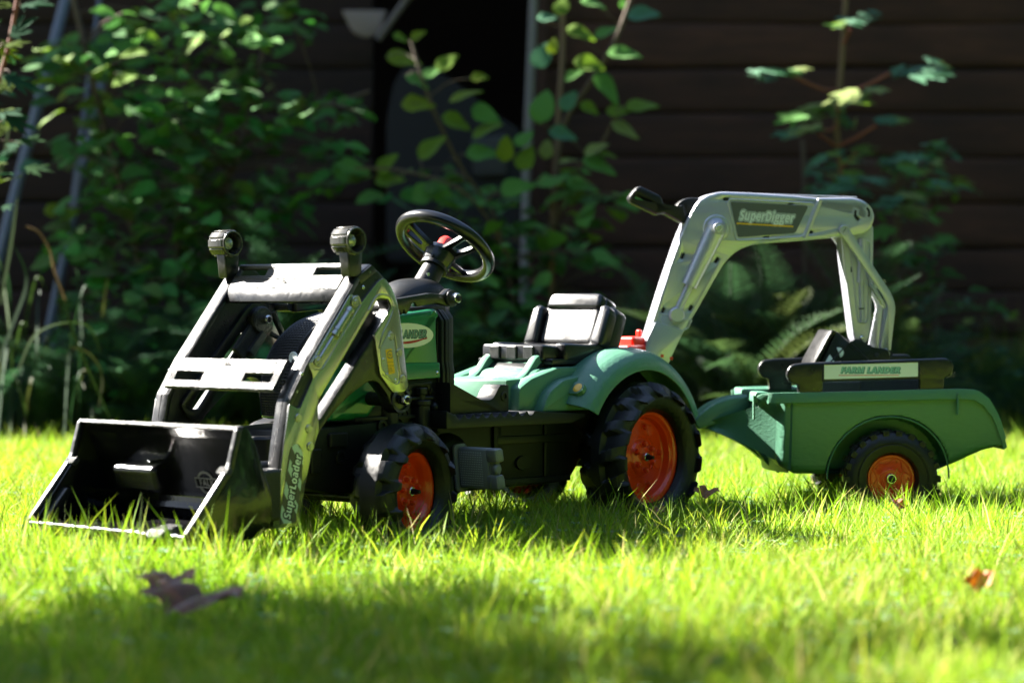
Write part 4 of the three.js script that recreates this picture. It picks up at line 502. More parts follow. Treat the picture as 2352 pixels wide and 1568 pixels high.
// ================= toy trailer =================
const trailer = thing('toy_trailer', 'green two-wheeled toy trailer with black side boards, hitched behind the tractor', 'toy trailer');
trailer.position.set(0.8563, 0, -5.6797); trailer.rotation.y = 3 * PI / 180;
{
  // tub: cross sections along x; outer half width at the rim and at the floor
  const keys = [[-0.302, 0.286, 0.262, 0.283, 0.18, 0.166], [-0.285, 0.2955, 0.2, 0.1, 0.195, 0.17], [-0.25, 0.2965, 0.14, 0.06, 0.2, 0.172], [-0.215, 0.297, 0.121, 0.03, 0.203, 0.172], [-0.07, 0.3, 0.1195, 0.02, 0.206, 0.174], [0.11, 0.3045, 0.127, 0.02, 0.207, 0.176], [0.16, 0.305, 0.147, 0.02, 0.207, 0.18], [0.195, 0.303, 0.164, 0.02, 0.206, 0.184], [0.22, 0.287, 0.175, 0.02, 0.205, 0.188], [0.245, 0.25, 0.182, 0.02, 0.204, 0.194], [0.262, 0.2, 0.186, 0.02, 0.203, 0.2]];
  const samp = (x) => { let i = 0; while (i < keys.length - 2 && keys[i + 1][0] < x) i++; const a = keys[i], b = keys[i + 1], t = Math.max(0, Math.min(1, (x - a[0]) / (b[0] - a[0]))); return a.map((v, k) => lerp(v, b[k], t)); };
  const arch = (x, y, R) => { const d = Math.hypot(x - 0.0, (y - 0.112)); return sst(R - d, -0.006, 0.006); };
  const tubSide = (s, off) => grid(110, 40, (u, v) => {
    const x = lerp(-0.258, 0.262, u), k = samp(x), top = k[1], bot = k[2]; const y = lerp(top, bot, v);
    let w = lerp(k[4], k[5], Math.pow(v, 1.6)); if (v > 0.9) w -= 0.012 * Math.pow((v - 0.9) / 0.1, 2);
    w -= 0.05 * arch(x, y, 0.14); const fr = sst(x, -0.258, -0.235); w -= 0.02 * (1 - fr) * (1 - fr);
    return [x, y, s * (w - off)];
  });
  const floor = (dy) => grid(60, 10, (u, v) => { const x = lerp(-0.258, 0.262, u), k = samp(x); return [x, k[2] + dy, lerp(-1, 1, v) * (k[5] - 0.011)]; });
  const front = (off) => grid(20, 20, (u, v) => { const a = lerp(-1, 1, u), y = lerp(0.297, 0.122, v); const x = -0.258 - 0.03 * (1 - a * a) + 0.028 * v * 1 + off; const k = samp(-0.25); return [x, y, a * (lerp(k[4], k[5], v) - 0.02)]; });
  const tub = sub(trailer, 'tub');
  part(tub, 'tub_wall', merge([tubSide(1, 0), tubSide(-1, 0), tubSide(1, 0.004), tubSide(-1, 0.004), floor(0), floor(0.004), front(0), front(0.004)].map((g) => toCreasedNormals(g, 0.6))), M.green);
  // rim flange that hangs over the side
  const rimPath = (s, x) => { const k = samp(x); return k[1]; };
  const flange = (s) => { const xs = [...Array(81)].map((_, i) => lerp(-0.302, 0.262, i / 80)); const prof = [[-0.012, 0.006], [0.002, 0.0125], [0.0065, 0.012], [0.0075, 0.009], [0.0075, -0.0105], [0.006, -0.0125], [0.004, -0.0105], [0.004, 0.003], [-0.012, 0.001], [-0.012, 0.006]];
    return toCreasedNormals(grid(80, prof.length - 1, (u, v) => { const x = xs[Math.round(u * 80)], k = samp(x), p = prof[Math.round(v * (prof.length - 1))]; const e = 0.001, slope = Math.atan((samp(x + e)[1] - samp(x - e)[1]) / (2 * e)), f = sst(x, -0.302, -0.27), sc = 1 - 0.45 * sst(x, 0.2, 0.262); const nar = (1 - f) * 0.02; return [x - Math.sin(slope) * p[1] * sc, k[1] + Math.cos(slope) * p[1] * sc, s * (k[4] + p[0] * 1 - nar)]; }), 0.5); };
  const cap = ext([[-0.308, 0.285], [-0.306, 0.3085, 0.006], [-0.275, 0.309], [-0.275, 0.286]], -0.17, 0.17, { r: 0.004, b: 0.003 });
  const tail = ext([[0.255, 0.21], [0.262, 0.215], [0.271, 0.183], [0.262, 0.176]], -0.207, 0.207, { r: 0.003, b: 0.002 });
  part(tub, 'rim_flange', merge([flange(1), flange(-1), cap, tail]), M.green);
  for (const s of [1, -1]) for (const [x, y0, y1] of [[0.153, 0.258, 0.308], [-0.31, 0.246, 0.302]]) part(tub, 'clip_tab', tf(rbx(0.0045, y1 - y0, 0.01, 0.0015), [x, (y0 + y1) / 2, s * (x < 0 ? 0.17 : 0.2145)]), M.green);
  for (const s of [1, -1]) { // moulded wheel arch edge
    const pts = []; for (let i = 0; i <= 30; i++) { const a = lerp(-0.02, PI + 0.02, i / 30), x = 0.0 + Math.cos(a) * 0.141, y = 0.112 + Math.sin(a) * 0.141; const k = samp(x), v = (k[1] - y) / (k[1] - k[2]); pts.push(V(x, y, s * (lerp(k[4], k[5], Math.pow(Math.max(0, Math.min(0.9, v)), 1.6)) - 0.0015))); }
    part(tub, 'arch_bead', tube(pts, 0.0022, 60, 6), M.green);
  }
  // drawbar nose
  part(trailer, 'drawbar_nose', merge([
    ext([[-0.29, 0.3], [-0.32, 0.2965, 0.02], [-0.356, 0.291, 0.03], [-0.39, 0.277, 0.03], [-0.418, 0.256, 0.02], [-0.436, 0.237, 0.004], [-0.422, 0.217, 0.004], [-0.365, 0.232, 0.03], [-0.33, 0.251, 0.02], [-0.29, 0.271]], -0.05, 0.05, { r: 0.004, b: 0.006, bs: 3 }),
    ext([[-0.29, 0.27], [-0.33, 0.252, 0.02], [-0.415, 0.218], [-0.398, 0.216], [-0.346, 0.196, 0.03], [-0.298, 0.17, 0.03], [-0.262, 0.138, 0.02], [-0.235, 0.12], [-0.235, 0.27]], -0.028, 0.03, { r: 0.006, b: 0.004 }),
    (() => { const c = new THREE.CatmullRomCurve3([V(-0.36, 0.222, 0.03), V(-0.32, 0.206, 0.035), V(-0.285, 0.176, 0.045), V(-0.255, 0.138, 0.055), V(-0.23, 0.12, 0.06)]); return new THREE.TubeGeometry(c, 24, 0.007, 8); })(),
    ...[1, -1].map((q) => toCreasedNormals(grid(18, 14, (u, v) => { const x = lerp(-0.226, -0.405, u), yt = lerp(0.29, 0.232, Math.pow(u, 1.4)), yb = lerp(0.128, 0.222, Math.pow(u, 0.8)), y = lerp(yt, yb, v); return [x, y, q * (lerp(0.2065 - 0.029 * Math.pow(v, 1.6), 0.04, Math.pow(u, 0.85)) - 0.012 * u * Math.sin(PI * v))]; }), 0.6)),
    tf(rbx(0.03, 0.05, 0.2, 0.01), [-0.285, 0.268, 0]),
    bar(V(-0.43, 0.235, 0), V(-0.49, 0.23, 0), 0.02, 0.016),
  ]), M.green);
  // side boards
  const bp = [[-0.242, 0.3525, 0.017], [-0.23, 0.3735, 0.012], [-0.2, 0.377], [-0.149, 0.379], [0.132, 0.388, 0.012], [0.1475, 0.372, 0.016], [0.14, 0.347, 0.014], [0.124, 0.344, 0.006], [0.122, 0.306, 0.002], [0.066, 0.306, 0.002], [0.066, 0.339, 0.003], [-0.156, 0.333, 0.003], [-0.157, 0.3, 0.002], [-0.213, 0.3, 0.002], [-0.214, 0.327, 0.006], [-0.234, 0.332, 0.016]];
  for (const s of [1, -1]) {
    const b = sub(trailer, 'side_board'), z = s * 0.197; if (s < 0) b.position.x = -0.004;
    part(b, 'board_body', ext(bp, z - 0.01, z + 0.01, { b: 0.0035, bs: 3 }), M.gloss);
    part(b, 'board_frame', merge([tf(rbx(0.003, 0.036, 0.004, 0.001), [-0.157, 0.3545, z + s * 0.0105], [0, 0, -0.02]), tf(rbx(0.003, 0.04, 0.004, 0.001), [0.065, 0.361, z + s * 0.0105]), tf(rbx(0.222, 0.002, 0.003, 0.0008), [-0.046, 0.338, z + s * 0.0102], [0, 0, 0.028]), tf(rbx(0.222, 0.002, 0.003, 0.0008), [-0.046, 0.376, z + s * 0.0102], [0, 0, 0.026])]), M.gloss);
    sticker(b, 'name_strip', [[-0.154, 0.3735], [0.0625, 0.379], [0.0625, 0.3455], [-0.154, 0.3395]], s * 0.2078, D.board, 0.002);
  }
  part(trailer, 'bed_rails', merge([tf(rbx(0.2, 0.05, 0.01, 0.004), [0.02, 0.31, 0.03]), tf(rbx(0.012, 0.05, 0.2, 0.004), [0.12, 0.31, 0]), tf(rbx(0.1, 0.05, 0.01, 0.004), [-0.09, 0.305, 0.06])]), M.gloss);
  // wheels
  const tg = (() => { const g = [lat([[0.052, -0.034], [0.06, -0.038], [0.082, -0.038], [0.096, -0.034], [0.1045, -0.026], [0.1055, 0.026], [0.0995, 0.033], [0.092, 0.0365], [0.084, 0.038], [0.0805, 0.036], [0.0785, 0.0385], [0.068, 0.0375], [0.061, 0.034], [0.0585, 0.026], [0.055, 0.02]], 96)];
    const lug = (z0, z1) => ext([[0.0985, -0.008], [0.112, -0.0072], [0.112, 0.0072], [0.0985, 0.008]], z0, z1, { r: 0.002, b: 0.003, bs: 2 });
    for (let i = 0; i < 22; i++) { const a = i / 22 * 2 * PI; g.push(tf(tf(lug(0.004, 0.034), [0, 0, 0]), [0, 0, 0], [0, 0, a]), tf(lug(-0.034, -0.004), [0, 0, 0], [0, 0, a + PI / 22])); }
    g.push(ring(0.1, 0.1085, 0.016, 64)); return merge(g); })();
  const rg = (() => { const list = [lat([[0.004, 0.014], [0.011, 0.014], [0.0125, 0.0125], [0.016, 0.0125], [0.02, 0.0135], [0.022, 0.012], [0.024, 0.012], [0.026, 0.0135], [0.0285, 0.012], [0.048, 0.012], [0.0495, 0.014], [0.053, 0.0145], [0.056, 0.012], [0.057, 0.0]], 64)];
    for (let i = 0; i < 5; i++) { const a = i / 5 * 2 * PI + 0.6; const p = []; for (let k = 0; k <= 10; k++) { const b = lerp(-0.45, 0.45, k / 10); p.push(V(Math.cos(a + b) * 0.046, Math.sin(a + b) * 0.046, 0.0125)); } for (let k = 0; k <= 8; k++) { const b = lerp(0.45, -0.45, k / 8), r = 0.046 - 0.013 * Math.cos(b * PI / 0.9); p.push(V(Math.cos(a + b) * r, Math.sin(a + b) * r, 0.0125)); } list.push(new THREE.TubeGeometry(new THREE.CatmullRomCurve3(p, true), 50, 0.001, 5, true), tf(lat([[0, 0.0025], [0.0028, 0.0022], [0.004, 0]].reverse(), 12), [Math.cos(a + PI / 5) * 0.042, Math.sin(a + PI / 5) * 0.042, 0.0115])); }
    return merge(list); })();
  for (const s of [1, -1]) { const w = sub(trailer, 'trailer_wheel'); w.position.set(0, 0.112, s * 0.197); if (s < 0) w.rotation.y = PI; part(w, 'tyre', tg, M.tyre); part(w, 'rim', rg, M.rim); part(w, 'axle_nut', tf(merge([hex(0.0125, 0.008), tf(ring(0.008, 0.0115, 0.003, 24), [0, 0, 0.004])]), [0, 0, 0.017]), M.steel); part(w, 'axle_cap', tf(lat([[0.0085, -0.002], [0.0085, 0.006], [0.006, 0.008], [0, 0.0085]], 20), [0, 0, 0.018]), M.satin); }
  part(trailer, 'axle', merge([bar(V(0, 0.112, -0.18), V(0, 0.112, 0.18), 0.008), tf(rbx(0.04, 0.03, 0.2, 0.006), [0, 0.118, 0])]), M.satin);
}
// ================= ground, log cabin, things against it =================
const tRand = rng(77);
const soilTex = noiseTex(256, (u, v) => { const k = 0.5 + 0.5 * wrapN(u, v, 9, 1), f = 0.5 + 0.8 * wrapN(u, v, 60, 3), g = 0.5 + 0.6 * wrapN(u, v, 24, 6); return [0.24 + 0.1 * f + 0.05 * g, 0.25 + 0.1 * f + 0.06 * k, 0.1 + 0.06 * f]; }, true);
struct('ground', tf(new THREE.PlaneGeometry(240, 240, 1, 1), [0, -0.004, 0], [-PI / 2, 0, 0]), std({ map: rp(soilTex, 160, 160), color: rgb(0.5, 0.48, 0.42), roughness: 1 }));
struct('lawn', tf(new THREE.PlaneGeometry(16, 17, 1, 1), [0, 0.0005, -1.2], [-PI / 2, 0, 0]), std({ map: rp(soilTex, 14, 14), color: rgb(0.55, 0.62, 0.35), roughness: 1, bumpMap: rp(soilTex, 14, 14), bumpScale: 0.01 }));
const logTex = noiseTex(512, (u, v) => { const g = wrapN(u * 1, v, 5, 2), s = perlin.noise(Math.cos(u * 2 * PI) * 0.9 + 7, Math.sin(u * 2 * PI) * 0.9, v * 70), s2 = perlin.noise(Math.cos(u * 2 * PI) * 3 + 2, Math.sin(u * 2 * PI) * 3, v * 150); const k = 0.5 + 0.3 * g + 0.35 * s + 0.25 * s2; return [0.2 + 0.17 * k, 0.155 + 0.125 * k, 0.135 + 0.1 * k]; }, true);
const logMats = [0.85, 1.0, 1.2, 0.95].map((k, i) => { const t = rp(logTex, 1, 1); t.offset.set(i * 0.27, i * 0.13); return std({ map: t, color: rgb(0.62 * k, 0.43 * k, 0.34 * k), roughness: 0.95, bumpMap: t, bumpScale: 0.008 }); });
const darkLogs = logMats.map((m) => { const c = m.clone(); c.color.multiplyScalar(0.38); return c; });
const FRONT = -10.6;
{
  const cabin = thing('log_cabin', 'dark brown log cabin wall with a black open doorway behind the plants', 'cabin');
  const logGeo = (x0, x1, h, k) => { const L = x1 - x0, seg = Math.max(2, Math.round(L / 0.25)); const g = grid(seg, 14, (u, v) => { const a = -PI / 2 + v * PI, x = x0 + u * L; const wob = 0.006 * perlin.noise(x * 1.3, k * 3.1, 0.5) + 0.004 * perlin.noise(x * 4, k * 5.7, 1.5); const c = Math.cos(a), s = Math.sin(a); return [x, Math.sign(s) * Math.pow(Math.abs(s), 0.8) * (h / 2 + wob), Math.pow(Math.max(0, c), 0.3) * (0.04 + wob * 1.2)]; }); const uv = g.attributes.uv; for (let i = 0; i < uv.count; i++) uv.setXY(i, (x0 + uv.getX(i) * L) / 1.6, uv.getY(i) * 0.16); return g; };
  let k = 0;
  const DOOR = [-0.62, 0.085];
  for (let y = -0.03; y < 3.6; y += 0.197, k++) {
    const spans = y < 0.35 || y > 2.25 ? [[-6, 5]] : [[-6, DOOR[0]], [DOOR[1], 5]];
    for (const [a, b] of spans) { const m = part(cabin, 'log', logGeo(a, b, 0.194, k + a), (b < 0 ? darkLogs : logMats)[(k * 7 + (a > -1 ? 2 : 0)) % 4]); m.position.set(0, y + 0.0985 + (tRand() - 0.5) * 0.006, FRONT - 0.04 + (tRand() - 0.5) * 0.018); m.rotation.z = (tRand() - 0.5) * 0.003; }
  }
  const cm = std({ color: rgb(0.03, 0.024, 0.02), roughness: 0.95 });
  // backing board behind the logs, side and rear walls, floor, roof added unseen, its eave placed to shade the hedge
  const bx = (w, h, d, x, y, z) => tf(new THREE.BoxGeometry(w, h, d), [x, y, z]);
  part(cabin, 'inner_wall', merge([bx(5.37, 3.6, 0.06, -3.31, 1.8, FRONT - 0.12), bx(4.9, 3.6, 0.06, 2.54, 1.8, FRONT - 0.12), bx(0.7, 1.3, 0.06, -0.27, 2.9, FRONT - 0.12), bx(0.12, 3.6, 4.4, -6.0, 1.8, FRONT - 2.3), bx(0.12, 3.6, 4.4, 5.0, 1.8, FRONT - 2.3), bx(11.1, 3.6, 0.12, -0.5, 1.8, FRONT - 4.5), bx(11, 0.1, 4.3, -0.5, 0.16, FRONT - 2.3)]), cm);
  for (const x of [DOOR[1] + 0.035]) part(cabin, 'door_post', tf(rbx(0.07, 2.1, 0.12, 0.006), [x, 1.3, FRONT + 0.03]), logMats[0]);
  part(cabin, 'shading_roof', merge([tf(new THREE.BoxGeometry(12, 0.12, 3.3), [-0.5, 4.25, FRONT - 1.0], [0.42, 0, 0]), tf(new THREE.BoxGeometry(12, 0.12, 3.3), [-0.5, 4.25, FRONT - 4.15], [-0.42, 0, 0])]), cm);
}
{ // curved dark panel with a dull pane, in front of the doorway
  const o = thing('curved_panel', 'dark grey curved panel with a dull grey pane, standing before the doorway', 'panel'), d = 10.25, p = (x, y) => at(735 + x * 0.4018, y * 0.4018, d);
  const P = [[380, 700], [420, 480], [480, 385], [560, 372], [700, 425], [840, 520], [980, 640], [1150, 745], [1180, 900], [1170, 1500], [380, 1500]].map(([x, y]) => { const q = p(x, y); return [q.x, Math.max(0, q.y), 0.04]; });
  const m = part(o, 'panel_sheet', ext(P, 0, 0.05, { b: 0.008 }), std({ color: rgb(0.006, 0.0056, 0.0065), roughness: 0.85 })); m.position.z = -d - 0.05;
  const Q = [[860, 800], [1075, 770], [1065, 1000], [880, 1010]].map(([x, y]) => { const q = p(x, y); return [q.x, q.y, 0.02]; });
  const n = part(o, 'pane', ext(Q, 0, 0.02, { b: 0.004 }), std({ color: rgb(0.025, 0.027, 0.031), roughness: 0.6 })); n.position.z = -d + 0.002;
}
{ // rounded pale board on the wall
  const a = at(785, 25, 10.4), b = at(888, 25, 10.4), c = at(845, 90, 10.4), d = at(810, 78, 10.4), e = at(876, 74, 10.4);
  const g = ext([[a.x, a.y, 0.01], [d.x, d.y, 0.06], [c.x, c.y, 0.06], [e.x, e.y, 0.06], [b.x, b.y, 0.01]], 0, 0.03, { b: 0.006 });
  const m = new THREE.Mesh(g, std({ color: rgb(0.2, 0.155, 0.14), roughness: 0.7 })); m.name = 'rounded_board'; m.position.z = -10.42; m.castShadow = m.receiveShadow = true; scene.add(tag(m, 'pale brown rounded board hanging high on the dark wall left of the doorway', 'board'));
  const s = new THREE.Mesh(bar(at(948, -20, 10.35), at(868, 92, 10.35), 0.016, 0.016, 8), std({ color: rgb(0.12, 0.1, 0.095), roughness: 0.8 })); s.name = 'slanted_strut'; s.castShadow = s.receiveShadow = true; scene.add(tag(s, 'thin slanted dark strut beside the pale rounded board', 'strut'));
}
{ // upright ribbed pole and the leaning pipes
  const g = merge([bar(at(1228, -60, 9.9), at(1208, 420, 9.85), 0.018, 0.018, 12), bar(at(1208, 420, 9.85), at(1196, 690 + 5500 * 0.5193 / 9.8, 9.8), 0.0175, 0.0175, 12), ...[...Array(110)].map((_, i) => { const q = at(1228, -60, 9.9).lerp(at(1208, 420, 9.85), i / 110), n = new THREE.TorusGeometry(0.018, 0.0025, 5, 12); n.rotateX(PI / 2); return tf(n, q.toArray()); })]);
  const m = new THREE.Mesh(g, std({ color: rgb(0.2, 0.19, 0.19), roughness: 0.6, metalness: 0.3 })); m.name = 'ribbed_pole'; m.castShadow = m.receiveShadow = true; scene.add(tag(m, 'grey ribbed upright pole in front of the doorway edge', 'pole'));
  const pipeM = std({ color: rgb(0.1, 0.12, 0.19), roughness: 0.6 });
  const pipe = (a, b, r, label) => { const g2 = bar(a, b, r, r, 16), o = new THREE.Mesh(g2, pipeM); o.name = numbered('leaning_pipe'); o.castShadow = o.receiveShadow = true; scene.add(tag(o, label, 'pipe', 'pipes leaning at the left')); };
  const foot = (x, d) => at(x, 690 + 5500 * 0.5193 / d, d);
  pipe(at(175, -90, 9.6), foot(-110, 9.2), 0.022, 'thick blue-grey pipe leaning at the far left edge behind leaves');
  pipe(at(262, 60, 9.7), foot(60, 9.2), 0.019, 'shorter blue-grey pipe leaning right of the thick one, half hidden by leaves');
  pipe(at(246, -120, 9.9), foot(95, 9.6), 0.009, 'thin dark leaning pipe between the two thicker blue-grey ones');
}
// ================= plants =================
const leafMat = (r, g, b, t = 0.35, si = 0.22) => new THREE.MeshPhysicalMaterial({ color: rgb(r, g, b), roughness: 0.9, specularIntensity: si, transmission: t, thickness: 0, side: THREE.DoubleSide });
const LM = { dark: leafMat(0.04, 0.12, 0.028), mid: leafMat(0.07, 0.19, 0.035), blue: leafMat(0.055, 0.15, 0.08), litFresh: leafMat(0.11, 0.2, 0.016, 0.5), pale: leafMat(0.17, 0.22, 0.06, 0.4), lime: leafMat(0.15, 0.22, 0.012, 0.5), deep: leafMat(0.014, 0.045, 0.012, 0.35, 0.08), deepBlue: leafMat(0.012, 0.042, 0.02, 0.3, 0.08), deepLime: leafMat(0.045, 0.075, 0.004, 0.5, 0.08) };  // yellow-green and pale tones: sunlit look put into the leaf colour
const barkM = std({ color: rgb(0.07, 0.05, 0.035), roughness: 0.9 }), redM = std({ color: rgb(0.16, 0.045, 0.025), roughness: 0.7 }), tanM = std({ color: rgb(0.11, 0.07, 0.035), roughness: 0.8 });
function leafGeo(ratio, teeth, fold, droop, seed) { // unit length along +y from the stalk, face towards +z
  const R = rng(seed), n = 8, j = [...Array(n + 1)].map(() => 1 + (R() - 0.5) * teeth);
  return grid(4, n, (u, v) => { const w = ratio * 0.5 * Math.pow(Math.sin(PI * Math.pow(v, 0.8)), 0.75) * j[Math.round(v * n)] + 0.004, x = (u - 0.5) * 2; return [x * w, v - 0.12 * Math.abs(x) * Math.abs(x) * w, Math.abs(x) * w * fold - droop * v * v + 0.02 * Math.sin(v * 9 + x * 2)]; });
}
function lobedGeo(seed) { // five lobed leaf
  const R = rng(seed), pos = [0, 0.12, 0], idx = [], lob = [[-1.25, 0.42], [-0.62, 0.72], [0, 0.9], [0.62, 0.72], [1.25, 0.42]], rim = [];
  rim.push([0.04, 0]); const pts = [];
  pts.push([-0.05, 0]);
  lob.forEach(([a, l], i) => { const s = 0.22; pts.push([Math.sin(a - s) * l * 0.62, 0.12 + Math.cos(a - s) * l * 0.62], [Math.sin(a - 0.08) * l * 0.86, 0.12 + Math.cos(a - 0.08) * l * 0.86], [Math.sin(a) * l, 0.12 + Math.cos(a) * l], [Math.sin(a + 0.08) * l * 0.86, 0.12 + Math.cos(a + 0.08) * l * 0.86], [Math.sin(a + s) * l * 0.62, 0.12 + Math.cos(a + s) * l * 0.62]); if (i < 4) { const b = (a + lob[i + 1][0]) / 2; pts.push([Math.sin(b) * 0.3, 0.12 + Math.cos(b) * 0.3]); } });
  pts.push([0.05, 0]);
  for (const [x, y] of pts) pos.push(x, y, -0.22 * (x * x + (y - 0.12) * (y - 0.12)) + (R() - 0.5) * 0.07);
  for (let i = 1; i < pts.length; i++) idx.push(0, i + 1, i); idx.push(0, 1, pts.length);
  const g = new THREE.BufferGeometry(); g.setAttribute('position', new THREE.Float32BufferAttribute(pos, 3)); g.setAttribute('uv', new THREE.Float32BufferAttribute(new Float32Array(pos.length / 3 * 2), 2)); g.setIndex(idx); g.computeVertexNormals(); return g;
}
const LG = { broad: [0, 1, 2, 3].map((i) => leafGeo(0.62 + i * 0.05, 0.16, 0.3 - i * 0.1, 0.12 + i * 0.1, 11 + i)), lobed: [0, 1, 2, 3].map((i) => lobedGeo(31 + i)), slim: [0, 1].map((i) => leafGeo(0.34, 0.1, 0.35, 0.2, 51 + i)) };
const _q = new THREE.Quaternion(), _m = new THREE.Matrix4();
function leafQuat(dir, up) { const y = dir.clone().normalize(), z = up.clone().addScaledVector(y, -up.dot(y)).normalize(), x = y.clone().cross(z); return new THREE.Quaternion().setFromRotationMatrix(_m.makeBasis(x, y, z)); }
function randQuat(R, flat = 0.75) { const a = R() * 2 * PI, d = V(Math.cos(a), -0.35 + R() * 0.6, Math.sin(a)), u = V((R() - 0.5) * 1.4, flat + R() * 0.4, (R() - 0.2) * 1.3); return leafQuat(d, u); }
function putLeaves(o, leaves, maxParts) { // leaves: {p,q,s,g,m}; the first become parts, the rest one joined part
  leaves.slice(0, maxParts).forEach((l) => { const m = part(o, 'leaf', l.g, l.m); m.position.copy(l.p); m.quaternion.copy(l.q); m.scale.setScalar(l.s); });
  const rest = leaves.slice(maxParts); if (!rest.length) return;
  const im = new THREE.InstancedMesh(rest[0].g, LM.dark, rest.length); rest.forEach((l, i) => { im.setMatrixAt(i, new THREE.Matrix4().compose(l.p, l.q, V(l.s, l.s, l.s))); im.setColorAt(i, rgb(0.7 + (i * 37 % 11) / 14, 0.75 + (i * 53 % 13) / 18, 0.8)); });
  im.name = 'foliage'; im.castShadow = im.receiveShadow = true; o.add(im); tag(im, null, null, null, 'stuff');
}
function bush(name, label, category, o) {
  const R = rng(o.seed), t = thing(name, label, category, o.group), leaves = [], st = [];
  for (const s of o.stems) { const pts = s.pts.map((p) => at(...p)); st.push({ c: new THREE.CatmullRomCurve3(pts), r: s.r }); part(t, s.name ?? 'stem', (() => { const c = new THREE.CatmullRomCurve3(pts), g = new THREE.TubeGeometry(c, 20, s.r, 7), p = g.attributes.position; return g; })(), s.m ?? barkM); }
  const twigs = [];
  for (const [x, y, l, a, mat, d, kind] of o.exact ?? []) { const p = at(x, y, d ?? o.depth), an = a * PI / 180, len = l * (d ?? o.depth) / FOC; const dir = V(Math.cos(an), Math.sin(an), (R() - 0.4) * 0.5).normalize(); p.addScaledVector(dir, -len / 2); leaves.push({ p, q: leafQuat(dir, V((R() - 0.5) * 0.7, 0.55 + R() * 0.5, 0.35 + R() * 0.7)), s: len, g: LG[kind ?? 'broad'][Math.floor(R() * 4) % LG[kind ?? 'broad'].length], m: LM[mat] }); }
  for (const [cx, cy, rx, ry, d, dd, n, size, kind, mats, flat] of o.blobs) {
    for (let i = 0; i < n; i++) { let a, b; do { a = R() * 2 - 1; b = R() * 2 - 1; } while (a * a + b * b > 1); const p = at(cx + a * rx, cy + b * ry, d + (R() - 0.5) * dd); if (p.y < 0.03) p.y = 0.03 + R() * 0.1; leaves.push({ p, q: randQuat(R, flat ?? 0.7), s: size * (0.42 + R() * 0.85), g: LG[kind][Math.floor(R() * LG[kind].length)], m: LM[mats[Math.floor(R() * mats.length)]] }); }
  }
  // a thin twig from the nearest stem to each third leaf
  leaves.forEach((l, i) => { if (i % 3 || !st.length) return; let best = null, bd = 1e9; for (const s of st) for (let k = 0; k <= 12; k++) { const q = s.c.getPoint(k / 12), dd = q.distanceTo(l.p) + Math.max(0, q.y - l.p.y) * 1.5; if (dd < bd) { bd = dd; best = q; } } if (bd < 0.6) twigs.push(tube([best, best.clone().lerp(l.p, 0.5).add(V(0, 0.02, 0.01)), l.p], 0.0022, 5, 4)); });
  if (twigs.length) tag(part(t, 'twigs', merge(twigs), o.twig ?? barkM), null, null, null, 'stuff');
  putLeaves(t, leaves, o.max ?? 300); return t;
}
const z2d = (x, y) => [735 + x * 0.4018, y * 0.4018], z3d = (x, y) => [1525.5 + x * 0.4018, y * 0.4018];
